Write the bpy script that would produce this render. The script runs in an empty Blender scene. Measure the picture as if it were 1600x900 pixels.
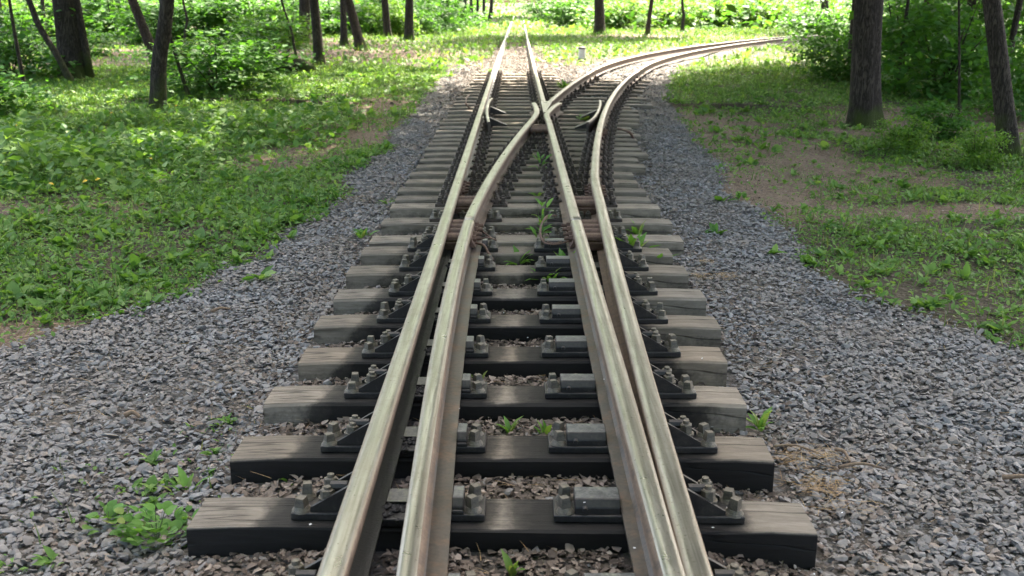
import bpy, bmesh, math, random
import numpy as np
from mathutils import Matrix, Vector
from mathutils import noise as mnoise
random.seed(7); rng = np.random.default_rng(11)
R = math.radians
scene = bpy.context.scene
C = scene.collection

# ------------------------------------------------------------------ camera, sky, sun, exposure
TH, YAW, F = math.atan(448 / 1600.), math.atan(6 / 1600.), 1600.
CX, CZ = .032, 1.608
cam_d = bpy.data.cameras.new('camera'); cam = bpy.data.objects.new('camera', cam_d); C.objects.link(cam)
cam.location = (CX, 0, CZ); cam.rotation_euler = (math.pi / 2 - TH, 0, YAW)
cam_d.lens = 36; cam_d.sensor_width = 36; cam_d.clip_end = 2000; cam_d.clip_start = .05
cam_d.dof.use_dof = True; cam_d.dof.focus_distance = 4.6; cam_d.dof.aperture_fstop = 5.0
scene.camera = cam
SUN_EL, SUN_AZ = R(52), R(20)                       # azimuth from +Y towards +X
w = bpy.data.worlds.new('World'); scene.world = w; w.use_nodes = True
nt = w.node_tree; nt.nodes.clear()
sky = nt.nodes.new('ShaderNodeTexSky'); sky.sky_type = 'NISHITA'; sky.sun_disc = False
sky.sun_elevation = SUN_EL; sky.sun_rotation = SUN_AZ; sky.dust_density = 6.0; sky.air_density = 1.0; sky.ozone_density = 0.0
bg = nt.nodes.new('ShaderNodeBackground'); bg.inputs[1].default_value = .15
wo = nt.nodes.new('ShaderNodeOutputWorld')
nt.links.new(sky.outputs[0], bg.inputs[0]); nt.links.new(bg.outputs[0], wo.inputs[0])
sd = bpy.data.lights.new('sun', 'SUN'); sd.energy = 5.0; sd.angle = R(.53); sd.color = (1, .93, .78)
sun = bpy.data.objects.new('sun', sd); C.objects.link(sun)
sdir = Vector((math.sin(SUN_AZ) * math.cos(SUN_EL), math.cos(SUN_AZ) * math.cos(SUN_EL), math.sin(SUN_EL)))
sun.rotation_euler = sdir.to_track_quat('Z', 'Y').to_euler()
vs = scene.view_settings; vs.view_transform = 'Standard'; vs.look = 'None'; vs.gamma = 1; vs.use_curve_mapping = False
vs.exposure = 2.75
scene.render.engine = 'CYCLES'
cy = scene.cycles; cy.max_bounces = 7; cy.diffuse_bounces = 4; cy.glossy_bounces = 3; cy.transmission_bounces = 4; cy.transparent_max_bounces = 4
cy.use_denoising = True; cy.sample_clamp_indirect = 6

# ------------------------------------------------------------------ helpers
def gp(px, py, z=0.):
    """Ground point under a pixel of the 1600 x 900 photograph, on the level z."""
    dx, dy = (px - 800) / F, (450 - py) / F
    d = (dx, math.cos(TH) + dy * math.sin(TH), -math.sin(TH) + dy * math.cos(TH))
    c, s = math.cos(YAW), math.sin(YAW)
    d = (c * d[0] - s * d[1], s * d[0] + c * d[1], d[2])
    t = (z - CZ) / d[2]
    return CX + d[0] * t, d[1] * t

def link(o, parent=None):
    C.objects.link(o)
    if parent: o.parent = parent
    return o

def tag(o, label=None, cat=None, group=None, kind=None):
    if label: o['label'] = label
    if cat: o['category'] = cat
    if group: o['group'] = group
    if kind: o['kind'] = kind
    return o

def empty(name, loc, rz=0):
    o = bpy.data.objects.new(name, None); o.location = loc; o.rotation_euler = (0, 0, rz); o.empty_display_size = .2
    return link(o)

def from_bm(name, bm, mats, parent=None, smooth=False, loc=None):
    me = bpy.data.meshes.new(name)
    bmesh.ops.recalc_face_normals(bm, faces=bm.faces)
    bm.to_mesh(me); bm.free()
    for m in (mats if isinstance(mats, (list, tuple)) else [mats]): me.materials.append(m)
    if smooth: me.polygons.foreach_set('use_smooth', [True] * len(me.polygons))
    o = bpy.data.objects.new(name, me)
    if loc: o.location = loc
    return link(o, parent)

def inst(name, me, parent=None, loc=(0, 0, 0), rot=(0, 0, 0), sc=(1, 1, 1)):
    o = bpy.data.objects.new(name, me); o.location = loc; o.rotation_euler = rot; o.scale = sc
    return link(o, parent)

def np_mesh(name, V, Fc, n, mats, smooth=False, attrs=None, midx=None):
    """Mesh from numpy: V (k,3), Fc (m,n) all n-gons."""
    me = bpy.data.meshes.new(name)
    me.vertices.add(len(V)); me.vertices.foreach_set('co', np.ascontiguousarray(V, dtype=np.float32).ravel())
    me.loops.add(Fc.size); me.loops.foreach_set('vertex_index', np.ascontiguousarray(Fc, dtype=np.int32).ravel())
    me.polygons.add(len(Fc))
    me.polygons.foreach_set('loop_start', np.arange(len(Fc), dtype=np.int32) * n)
    me.polygons.foreach_set('loop_total', np.full(len(Fc), n, dtype=np.int32))
    if midx is not None: me.polygons.foreach_set('material_index', np.asarray(midx, dtype=np.int32))
    me.polygons.foreach_set('use_smooth', np.full(len(Fc), smooth))
    for k, a in (attrs or {}).items():
        at = me.attributes.new(k, 'FLOAT', 'POINT'); at.data.foreach_set('value', np.asarray(a, dtype=np.float32))
    for m in (mats if isinstance(mats, (list, tuple)) else [mats]): me.materials.append(m)
    me.update(calc_edges=True); me.validate()
    return me

def rot_mats(yaw, pitch, roll):
    cy_, sy_ = np.cos(yaw), np.sin(yaw); cp, sp = np.cos(pitch), np.sin(pitch); cr, sr = np.cos(roll), np.sin(roll)
    M = np.empty((len(yaw), 3, 3))
    M[:, 0, 0] = cy_ * cr - sy_ * sp * sr; M[:, 0, 1] = -sy_ * cp; M[:, 0, 2] = cy_ * sr + sy_ * sp * cr
    M[:, 1, 0] = sy_ * cr + cy_ * sp * sr; M[:, 1, 1] = cy_ * cp;  M[:, 1, 2] = sy_ * sr - cy_ * sp * cr
    M[:, 2, 0] = -cp * sr; M[:, 2, 1] = sp; M[:, 2, 2] = cp * cr
    return M

def scatter(bases, P, M, S):
    """Copies of base meshes (each (V, F) of the same face size) at P with rotation M and scale S (n,3)."""
    k = len(bases); pick = rng.integers(0, k, len(P)); Vs, Fs = [], []; off = 0
    for i, (bv, bf) in enumerate(bases):
        s = pick == i; n = int(s.sum())
        if not n: continue
        v = np.einsum('nij,nkj->nki', M[s], bv[None] * S[s][:, None, :]) + P[s][:, None, :]
        f = bf[None] + (np.arange(n) * len(bv))[:, None, None] + off
        Vs.append(v.reshape(-1, 3)); Fs.append(f.reshape(-1, bf.shape[1])); off += n * len(bv)
    return np.concatenate(Vs), np.concatenate(Fs)

def box(bm, x0, x1, y0, y1, z0, z1, bev=0., mi=0, top=None):
    v = [bm.verts.new(p) for p in ((x0, y0, z0), (x1, y0, z0), (x1, y1, z0), (x0, y1, z0))]
    t = top or 0.
    v += [bm.verts.new(p) for p in ((x0 + t, y0 + t, z1), (x1 - t, y0 + t, z1), (x1 - t, y1 - t, z1), (x0 + t, y1 - t, z1))]
    fs = [bm.faces.new([v[i] for i in q]) for q in ((3, 2, 1, 0), (4, 5, 6, 7), (0, 1, 5, 4), (1, 2, 6, 5), (2, 3, 7, 6), (3, 0, 4, 7))]
    for f in fs: f.material_index = mi
    if bev:
        es = {e for f in fs for e in f.edges}
        r = bmesh.ops.bevel(bm, geom=list(es), offset=bev, segments=2, affect='EDGES', profile=.5)
        for f in r['faces']: f.material_index = mi

def prism(bm, pts, y0, y1, mi=0, axis='y'):
    """Polygon in (x,z) extruded along y."""
    a = [bm.verts.new((x, y0, z)) for x, z in pts]; b = [bm.verts.new((x, y1, z)) for x, z in pts]
    n = len(pts); fs = [bm.faces.new(a), bm.faces.new(b[::-1])]
    for i in range(n): fs.append(bm.faces.new((a[i], a[(i + 1) % n], b[(i + 1) % n], b[i])))
    for f in fs: f.material_index = mi

def cyl(bm, c, r0, r1, h, n=6, axis='z', rot=0., mi=0):
    ring = lambda r, t: [(r * math.cos(rot + 2 * math.pi * i / n), r * math.sin(rot + 2 * math.pi * i / n), t) for i in range(n)]
    def tr(p):
        x, y, z = p
        if axis == 'x': x, y, z = z, x, y
        if axis == 'y': x, y, z = x, z, y
        return (c[0] + x, c[1] + y, c[2] + z)
    a = [bm.verts.new(tr(p)) for p in ring(r0, 0)]; b = [bm.verts.new(tr(p)) for p in ring(r1, h)]
    fs = [bm.faces.new(a[::-1]), bm.faces.new(b)] + [bm.faces.new((a[i], a[(i + 1) % n], b[(i + 1) % n], b[i])) for i in range(n)]
    for f in fs: f.material_index = mi

def tube(bm, pts, rad, n=8, mi=0):
    pts = [Vector(p) for p in pts]; rings = []
    for i, p in enumerate(pts):
        d = (pts[min(i + 1, len(pts) - 1)] - pts[max(i - 1, 0)]).normalized()
        u = d.cross(Vector((0, 0, 1)) if abs(d.z) < .9 else Vector((1, 0, 0))).normalized(); v = d.cross(u)
        r = rad[i] if isinstance(rad, (list, tuple)) else rad
        rings.append([bm.verts.new(p + r * (math.cos(2 * math.pi * k / n) * u + math.sin(2 * math.pi * k / n) * v)) for k in range(n)])
    for a, b in zip(rings, rings[1:]):
        for k in range(n): bm.faces.new((a[k], a[(k + 1) % n], b[(k + 1) % n], b[k])).material_index = mi
    bm.faces.new(rings[0][::-1]); bm.faces.new(rings[-1])

def catmull(pts, n=8):
    pts = [Vector(p) for p in pts]; P = [pts[0] * 2 - pts[1]] + pts + [pts[-1] * 2 - pts[-2]]; out = []
    for i in range(1, len(P) - 2):
        a, b, c, d = P[i - 1:i + 3]
        for k in range(n):
            t = k / n
            out.append(.5 * ((2 * b) + (c - a) * t + (2 * a - 5 * b + 4 * c - d) * t * t + (3 * b - a - 3 * c + d) * t ** 3))
    out.append(pts[-1]); return out

# ------------------------------------------------------------------ materials
class NT:
    def __init__(s, name):
        s.m = bpy.data.materials.new(name); s.m.use_nodes = True; s.t = s.m.node_tree; s.t.nodes.clear()
        s.out = s.n('OutputMaterial')
    def n(s, kind, **kw):
        x = s.t.nodes.new('ShaderNode' + kind)
        for k, v in kw.items(): setattr(x, k, v)
        return x
    def L(s, a, b): s.t.links.new(a, b)
    def set(s, sock, v):
        if hasattr(v, 'links') or hasattr(v, 'is_linked'): s.L(v, sock)
        else: sock.default_value = v
    def coord(s, scale=(1, 1, 1), which='Object'):
        tc = s.n('TexCoord'); mp = s.n('Mapping'); mp.inputs['Scale'].default_value = scale
        s.L(tc.outputs[which], mp.inputs[0]); return mp.outputs[0]
    def noise(s, vec, scale, detail=4, rough=.55, dist=0.):
        x = s.n('TexNoise'); s.L(vec, x.inputs['Vector']); x.inputs['Scale'].default_value = scale
        x.inputs['Detail'].default_value = detail; x.inputs['Roughness'].default_value = rough; x.inputs['Distortion'].default_value = dist
        return x.outputs['Fac']
    def voro(s, vec, scale, out='Distance', feature='F1'):
        x = s.n('TexVoronoi', feature=feature); s.L(vec, x.inputs['Vector']); x.inputs['Scale'].default_value = scale; return x.outputs[out]
    def ramp(s, fac, stops):
        x = s.n('ValToRGB'); s.L(fac, x.inputs[0]); e = x.color_ramp.elements
        while len(e) > 2: e.remove(e[-1])
        while len(e) < len(stops): e.new(.5)
        for q, (p, c) in zip(e, stops): q.position = p; q.color = (*c, 1) if isinstance(c, (tuple, list)) else (c, c, c, 1)
        return x.outputs[0]
    def mix(s, fac, a, b, blend='MIX'):
        x = s.n('Mix', data_type='RGBA', blend_type=blend)
        s.set(x.inputs[0], fac)
        for i, v in ((6, a), (7, b)):
            if isinstance(v, (tuple, list)): v = (*v, 1) if len(v) == 3 else v
            s.set(x.inputs[i], v)
        return x.outputs[2]
    def math(s, op, a, b=0., c=0.):
        x = s.n('Math', operation=op); s.set(x.inputs[0], a); s.set(x.inputs[1], b); s.set(x.inputs[2], c); return x.outputs[0]
    def attr(s, name):
        x = s.n('Attribute', attribute_name=name); return x.outputs['Fac']
    def island(s): return s.n('NewGeometry').outputs['Random Per Island']
    def bump(s, h, strength=.5, dist=.01):
        x = s.n('Bump'); x.inputs['Strength'].default_value = strength; x.inputs['Distance'].default_value = dist; s.L(h, x.inputs['Height']); return x.outputs[0]
    def pbr(s, col, rough=.6, metal=0., normal=None, spec=.5):
        b = s.n('BsdfPrincipled'); 
        if isinstance(col, (tuple, list)): col = (*col, 1)
        s.set(b.inputs['Base Color'], col); s.set(b.inputs['Roughness'], rough); s.set(b.inputs['Metallic'], metal)
        b.inputs['Specular IOR Level'].default_value = spec
        if normal is not None: s.L(normal, b.inputs['Normal'])
        return b.outputs[0]
    def done(s, sh): s.L(sh, s.out.inputs[0]); return s.m

def mat_rail_top():
    t = NT('polished_rail'); lo = t.coord((1, .035, 1)); o = t.coord()
    st = t.noise(lo, 130, 3, .6); st2 = t.noise(lo, 42, 3); bl = t.noise(o, 6, 5, .7); sp = t.noise(o, 110, 2)
    lat = t.math('ADD', t.attr('lat'), t.math('MULTIPLY_ADD', t.noise(t.coord((1, .3, 1)), 30, 3), .3, -.15))    # -1 .. 1 across the head
    al = t.math('ABSOLUTE', lat)
    c = t.ramp(st2, [(.25, (.22, .208, .18)), (.5, (.32, .308, .27)), (.75, (.43, .42, .39))])
    c = t.mix(t.ramp(st, [(.34, .5), (.52, 0.)]), c, (.17, .155, .125))
    c = t.mix(t.ramp(bl, [(.5, 0.), (.72, .4)]), c, (.2, .19, .14))
    c = t.mix(t.ramp(al, [(.62, 0.), (.88, .85)]), c, (.2, .155, .105))
    c = t.mix(t.ramp(sp, [(.64, 0.), (.74, .8)]), c, (.09, .075, .05))
    r = t.math('ADD', t.math('MULTIPLY_ADD', bl, .3, .17), t.ramp(al, [(.5, 0.), (.95, .3)]))
    return t.done(t.pbr(c, r, t.ramp(al, [(.6, .85), (.95, .3)]), t.bump(t.mix(.5, st, sp), .2, .004)))

def mat_rust(name, a, b, c2, rough=.72, metal=.1, sc=1., bump=.35):
    t = NT(name); o = t.coord()
    n1 = t.noise(o, 14 * sc, 5, .65); n2 = t.noise(o, 90 * sc, 3)
    c = t.ramp(n1, [(.32, a), (.5, b), (.7, c2)])
    c = t.mix(t.ramp(n2, [(.4, 0.), (.75, .5)]), c, tuple(x * .45 for x in a))
    return t.done(t.pbr(c, t.math('MULTIPLY_ADD', n1, .35, rough - .2), metal, t.bump(t.mix(.6, n1, n2), bump, .006)))

M_top = mat_rail_top()
M_side = mat_rust('rusty_rail_side', (.085, .06, .045), (.16, .105, .07), (.2, .14, .1))
M_foot = mat_rust('steel_blade_foot', (.055, .048, .044), (.085, .068, .056), (.16, .1, .065), .52, .3, .8, .15)
M_plate = mat_rust('oiled_iron_plate', (.014, .013, .013), (.03, .026, .024), (.06, .05, .042), .55, .2)
M_bolt = mat_rust('old_bolt_iron', (.075, .066, .055), (.14, .12, .092), (.2, .165, .12), .6, .2, 3.)
M_rust = mat_rust('brown_rust', (.075, .042, .03), (.15, .085, .058), (.22, .135, .09), .8, 0.)
M_grease = mat_rust('black_grease', (.006, .006, .008), (.012, .012, .014), (.03, .03, .034), .45, 0., 2., .9)
M_shoe = mat_rust('worn_slide_face', (.035, .036, .04), (.13, .13, .13), (.2, .21, .15), .5, .3, 1.6, .3)
M_farplate = mat_rust('dark_rusty_fastening', (.04, .03, .025), (.08, .06, .048), (.14, .1, .08), .75, .1)

def mat_wood():
    t = NT('weathered_sleeper_wood'); o = t.coord((.12, 1, 1)); oo = t.coord()
    g = t.noise(o, 60, 5, .7, .4); g2 = t.noise(o, 14, 4, .6); bl = t.noise(oo, 5, 4, .6)
    cr = t.noise(t.coord((.05, 1, .6)), 22, 2, .4)
    c = t.ramp(g, [(.25, (.15, .13, .108)), (.5, (.26, .225, .187)), (.75, (.35, .305, .255))])
    c = t.mix(t.ramp(g2, [(.35, .55), (.65, 0.)]), c, (.15, .125, .1))
    crack = t.ramp(cr, [(.475, 0.), (.5, 1.), (.525, 0.)])
    c = t.mix(t.math('MULTIPLY', crack, .85), c, (.03, .025, .02))
    oi = t.n('ObjectInfo').outputs['Random']
    c = t.mix(1., c, t.ramp(oi, [(0, (.7, .68, .66)), (.3, (.95, .9, .84)), (.6, (.88, .88, .88)), (.85, (1.15, 1.1, 1.04)), (1, (.9, .82, .74))]), 'MULTIPLY')
    c = t.mix(t.ramp(t.noise(oo, 3.2, 5, .7), [(.52, 0.), (.68, .5)]), c, (.1, .085, .07))
    tar = t.attr('tar'); tar_shade_n = t.math('ADD', tar, t.math('MULTIPLY_ADD', t.noise(oo, 9, 5, .7), .9, -.45))  # tar coat; on the front faces it also carries painted shade
    tar_shade = t.ramp(tar_shade_n, [(.34, 0.), (.58, .8), (.85, 1.)])
    c = t.mix(t.math('MULTIPLY', tar_shade, .95), c, (.009, .0085, .009))
    h = t.mix(.5, g, t.ramp(cr, [(.48, 1.), (.5, 0.), (.52, 1.)]))
    return t.done(t.pbr(c, t.math('MULTIPLY_ADD', tar_shade, -.2, .85), 0., t.bump(h, .55, .008), .16))
M_wood = mat_wood()

def mat_stone(name, cols, rough=.75):
    t = NT(name); o = t.coord(); r = t.island()
    n = t.noise(o, 60, 4, .6)
    c = t.ramp(r, cols)
    c = t.mix(t.ramp(n, [(.3, .45), (.7, 0.)]), c, (.1, .1, .105))
    c = t.mix(t.ramp(t.noise(o, 1.5, 6, .7), [(.4, 0.), (.62, .7)]), c, (.19, .153, .125))
    return t.done(t.pbr(c, rough, 0., t.bump(n, .4, .004)))
M_stone = mat_stone('blue_grey_ballast', [(0, (.13, .122, .121)), (.35, (.182, .172, .17)), (.62, (.222, .21, .207)), (.85, (.26, .247, .242)), (.92, (.305, .292, .285)), (.95, (.2, .165, .14)), (1., (.28, .23, .19))])

def mat_leaf(name, stops, trans=.45, rough=.55, tint=(1.25, 1.35, .5)):
    t = NT(name); r = t.island(); o = t.coord()
    c = t.ramp(r, stops)
    c = t.mix(t.ramp(t.noise(o, .9, 3), [(.35, 0.), (.7, .4)]), c, (stops[-1][1]))
    b = t.pbr(c, rough, 0., None, .2)
    tr = t.n('BsdfTranslucent'); t.L(t.mix(1., c, tint, 'MULTIPLY'), tr.inputs[0])
    mx = t.n('MixShader'); mx.inputs[0].default_value = trans; t.L(b, mx.inputs[1]); t.L(tr.outputs[0], mx.inputs[2])
    return t.done(mx.outputs[0])
M_cover = mat_leaf('ground_leaf', [(0, (.046, .118, .026)), (.4, (.084, .184, .038)), (.75, (.13, .24, .052)), (1, (.22, .32, .1))], .4)
M_grass = mat_leaf('grass_blade', [(0, (.038, .092, .024)), (.6, (.062, .135, .034)), (.9, (.1, .17, .05)), (1, (.24, .23, .12))], .4)
M_crown = mat_leaf('tree_leaf', [(0, (.035, .085, .018)), (.6, (.055, .13, .022)), (1, (.08, .17, .03))], .45)
M_bush = mat_leaf('understory_leaf', [(0, (.035, .1, .02)), (.5, (.06, .16, .03)), (1, (.095, .21, .04))], .48)
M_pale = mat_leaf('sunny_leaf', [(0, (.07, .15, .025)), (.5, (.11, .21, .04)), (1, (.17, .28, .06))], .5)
M_weed = mat_leaf('weed_leaf', [(0, (.07, .18, .035)), (.6, (.11, .26, .05)), (.9, (.17, .32, .08)), (1, (.26, .27, .09))], .4)
M_litter = mat_leaf('dry_leaf', [(0, (.03, .022, .018)), (.4, (.085, .063, .05)), (.75, (.17, .13, .107)), (.93, (.25, .2, .165)), (1, (.38, .31, .26))], .1, .8, (1, 1, 1))
M_needle = mat_leaf('dry_needle', [(0, (.25, .14, .06)), (.6, (.38, .24, .11)), (1, (.48, .34, .18))], .1, .7, (1, 1, 1))
M_petal = mat_leaf('white_petal', [(0, (.7, .7, .7)), (1, (.85, .85, .85))], .2, .6, (1, 1, 1))

def mat_bark(name='rough_bark', a=(.014, .011, .009), b=(.042, .033, .025), c3=(.08, .064, .049)):
    t = NT(name); o = t.coord((1, 1, .16)); oo = t.coord()
    v = t.noise(t.coord((1, 1, .17)), 24, 3, .55, 1.5); n = t.noise(t.coord((1, 1, .35)), 60, 5, .7, .8); bl = t.noise(oo, 2.2, 3)
    v = t.ramp(t.math('ABSOLUTE', t.math('SUBTRACT', v, .5)), [(0., 0.), (.13, 1.)])
    f = t.mix(.5, v, n)
    c = t.ramp(f, [(.22, a), (.5, b), (.8, c3)])
    z = t.n('SeparateXYZ'); t.L(t.coord(), z.inputs[0])
    ms = t.math('MULTIPLY', t.ramp(t.math('ADD', t.math('MULTIPLY', z.outputs[2], -1.0), t.math('MULTIPLY_ADD', bl, 2.6, -.5)), [(.3, 0.), (.8, 1.)]), .8)
    c = t.mix(ms, c, (.06, .085, .015))
    return t.done(t.pbr(c, .9, 0., t.bump(f, .9, .03), .25))
M_bark = mat_bark()
M_twig = mat_rust('dry_twig', (.12, .075, .045), (.2, .13, .08), (.28, .2, .13), .8, 0.)
M_stem = mat_rust('green_stem', (.06, .09, .03), (.09, .12, .04), (.1, .14, .05), .7, 0.)

def mat_ground():
    t = NT('forest_floor_and_ballast'); o = t.coord()
    n1 = t.noise(o, 2.2, 6, .65); n2 = t.noise(o, 18, 5, .7); n3 = t.noise(o, 90, 3)
    vc = t.voro(o, 34, 'Color'); vd = t.voro(o, 34)
    sep = t.n('SeparateColor'); t.L(vc, sep.inputs[0])
    stone = t.ramp(sep.outputs[0], [(0, (.09, .088, .09)), (.5, (.16, .157, .16)), (1, (.24, .237, .24))])
    stone = t.mix(t.ramp(vd, [(.25, 0.), (.6, .8)]), stone, (.075, .066, .058))
    stone = t.mix(t.ramp(n1, [(.45, 0.), (.68, .75)]), stone, (.15, .12, .095))
    soil = t.ramp(n2, [(.3, (.1, .063, .04)), (.5, (.195, .13, .086)), (.72, (.3, .215, .155))])
    green = t.ramp(n2, [(.3, (.042, .034, .02)), (.55, (.08, .062, .036)), (.8, (.15, .112, .072))])
    w_ = t.math('MULTIPLY_ADD', t.mix(.5, n1, n2), .8, -.4)
    bare = t.ramp(t.math('ADD', t.attr('bare'), w_), [(.4, 0.), (.6, 1.)])
    bal = t.ramp(t.math('ADD', t.attr('ballast'), w_), [(.42, 0.), (.58, 1.)])
    c = t.mix(bare, green, soil); c = t.mix(bal, c, stone)
    c = t.mix(t.ramp(n3, [(.38, .65), (.6, 0.)]), c, (.03, .024, .018))
    c = t.mix(t.ramp(t.noise(o, 45, 3, .6), [(.58, 0.), (.68, .5)]), c, (.24, .19, .15))
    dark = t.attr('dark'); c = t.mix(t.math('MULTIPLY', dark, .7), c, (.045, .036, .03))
    h = t.mix(.5, n2, vd)
    return t.done(t.pbr(c, .92, 0., t.bump(h, .8, .03), .25))
M_ground = mat_ground()
M_white = mat_rust('white_paint', (.62, .63, .64), (.76, .77, .78), (.8, .8, .8), .7, 0., .6, .1)
M_black = mat_rust('black_paint', (.02, .02, .022), (.03, .03, .032), (.05, .05, .052), .7, 0., .6, .1)

# ------------------------------------------------------------------ the ground
GL = np.array([gp(*p) for p in ((-400, 700), (-150, 600), (0, 550), (130, 515), (200, 500), (330, 440), (420, 400), (480, 350), (530, 310), (580, 260), (620, 210), (660, 160), (700, 115), (740, 90), (765, 60), (785, 35))])
GR = np.array([gp(*p) for p in ((1900, 680), (1750, 610), (1600, 548), (1480, 510), (1350, 470), (1270, 410), (1220, 370), (1150, 310), (1110, 250), (1060, 190), (1045, 150), (1060, 117), (1110, 98), (1190, 82), (1260, 70))])
def wob(x, y, s=1.): return .5 * np.sin(1.7 * s * x + 2.3 * s * y + 1.) + .5 * np.sin(3.1 * s * x - 1.9 * s * y) + .4 * np.sin(5.3 * s * y + 4.1 * s * x + 2)
def xl(y): return np.interp(y, GL[:, 1], GL[:, 0])
def xr(y): return np.interp(y, GR[:, 1], GR[:, 0])
def sm(a, b, v): t = np.clip((v - a) / (b - a), 0, 1); return t * t * (3 - 2 * t)
TRI = [gp(*p) for p in ((836, 60), (845, 80), (868, 101), (905, 112), (940, 106), (990, 88), (1090, 69), (1200, 56))]
def in_tri(x, y):
    """The grass tongue between the straight track and the branch."""
    lo = 23.0 + np.where(x < 2.0, np.abs(x - 2.0) * 2.2, 0)
    d = x - 1.0 - .3 * np.sin(y)
    xb = np.interp(y, BF_Y, BF_X) - .75
    return sm(0, .25, d) * sm(0, .5, xb - x) * sm(0, .8, y - lo)
BF_Y = np.array([13.58, 14.34, 16.31, 18.64, 21.36, 24.54, 27.89, 30.45, 32.5, 36.74, 39.8, 42.31, 52, 70])
BF_X = np.array([.38, .51, .79, 1.18, 1.72, 2.46, 3.5, 4.74, 5.7, 7.85, 9.71, 11.59, 21, 45])
def off(y): return .27 * np.clip((np.asarray(y, float) - 20) / 78, 0, None) ** 1.3
def ballast_at(x, y):
    l, r = xl(y), xr(y)
    r = np.where(y > 36, np.maximum(np.interp(y, BF_Y, BF_X) + 1.7, r), r)
    b = sm(-.12, .12, x - l + .09 * wob(x, y)) * sm(-.12, .12, r - x + .09 * wob(x + 3, y))
    b = b * (1 - in_tri(x, y))
    far = sm(22, 30, y) * (x < 1.4); b = b * (1 - far * sm(.55, .9, np.abs(x - off(y)) + .25 * wob(x, y * .6))) * (1 - .75 * sm(30, 42, y) * (x < 2))
    return b
def ellip(x, y, px, py, rx, ry, soft=.5):
    cx_, cy_ = gp(px, py); d = np.sqrt(((x - cx_) / rx) ** 2 + ((y - cy_) / ry) ** 2); return 1 - sm(1 - soft, 1 + soft, d)
def bare_at(x, y):
    b = np.maximum.reduce([
        ellip(x, y, 1190, 225, .85, 3.6), ellip(x, y, 1260, 330, .5, .5) * .8, ellip(x, y, 1310, 270, 1.1, .8), ellip(x, y, 1200, 300, .5, 1.6), ellip(x, y, 1180, 280, .45, 1.6), ellip(x, y, 1300, 280, .8, .55) * .9, ellip(x, y, 1130, 195, .7, 2.2),
        ellip(x, y, 1500, 215, 1.0, 1.2) * .8, ellip(x, y, 1500, 330, .7, .35), ellip(x, y, 540, 212, .8, 1.5), ellip(x, y, 470, 250, .7, .9) * .9, ellip(x, y, 600, 170, .5, 1.6),
        ellip(x, y, 430, 78, 5.5, 5) * .75, ellip(x, y, 250, 82, 7, 4) * .75, ellip(x, y, 60, 108, 3.5, 3.5), ellip(x, y, 1120, 62, 7, 3), ellip(x, y, 560, 92, 3, 3),
        ellip(x, y, 20, 535, .5, .35), ellip(x, y, 1490, 190, 2.5, 2.2), ellip(x, y, 150, 340, .8, .35) * .7])
    return np.clip(b + .25 * (wob(x * 1.3, y * 1.1) > .75), 0, 1)
def gz(x, y):
    ax = np.abs(x)
    yy = np.interp(y, [0, 4, 8, 14, 20, 26, 40], [0, .0, .04, .06, .09, .115, .13])
    mid = np.interp(y, [0, 4, 8, 14, 20, 26, 40], [.062, .058, .048, .055, .09, .118, .13])
    k = 1 - sm(.5, .95, ax)
    side = np.where(x < 0, .035 * (1 - sm(.9, 1.15, ax)), 0) * (1 - sm(4, 8, y))
    outer = yy * (1 - sm(1.6, 3.4, ax)) * (1 - sm(40, 70, y))
    outer = np.where(y > 16, yy * (1 - sm(40, 70, y)) * (1 - sm(3.0, 7.0, ax - np.maximum(0, y - 16) * .35)), outer)
    z = mid * k + (1 - k) * np.maximum(outer, side)
    z = z + .012 * wob(x * 1.5, y * 1.5) * sm(.9, 1.6, ax) + .05 * wob(x * .25, y * .22) * sm(2.5, 6, ax)
    return z + .14 * sm(0, 2.5, xl(y) - .2 - x) * sm(3, 8, 30 - y) * sm(4.5, 7, y) * .6

def geo(a, b, s0, g):
    o = [a]; s = s0
    while o[-1] < b: o.append(o[-1] + s); s *= g
    return o
xs = np.array(sorted(set([-v for v in geo(2.8, 420, .08, 1.09)] + [round(v, 4) for v in np.arange(-2.75, 2.8, .05)] + geo(2.8, 420, .08, 1.09))))
ys = np.array([-60, -30, -14, -6, -3] + list(np.arange(-1, 1.8, .25)) + list(np.arange(1.8, 16, .06)) + geo(16, 900, .08, 1.045))
GX, GY = np.meshgrid(xs, ys); gx, gy = GX.ravel(), GY.ravel()
GZ = gz(gx, gy) - .006
nx, ny = len(xs), len(ys)
ii = (np.arange(ny - 1)[:, None] * nx + np.arange(nx - 1)[None]).ravel()
FQ = np.stack([ii, ii + 1, ii + nx + 1, ii + nx], 1)
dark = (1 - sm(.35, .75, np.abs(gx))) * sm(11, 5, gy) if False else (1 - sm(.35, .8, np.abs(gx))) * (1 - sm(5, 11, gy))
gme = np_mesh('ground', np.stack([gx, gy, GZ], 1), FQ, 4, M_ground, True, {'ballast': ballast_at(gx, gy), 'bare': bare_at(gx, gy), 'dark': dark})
tag(inst('ground', gme), 'brown forest floor and grey ballast bed under the track', 'ground', kind='structure')

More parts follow.
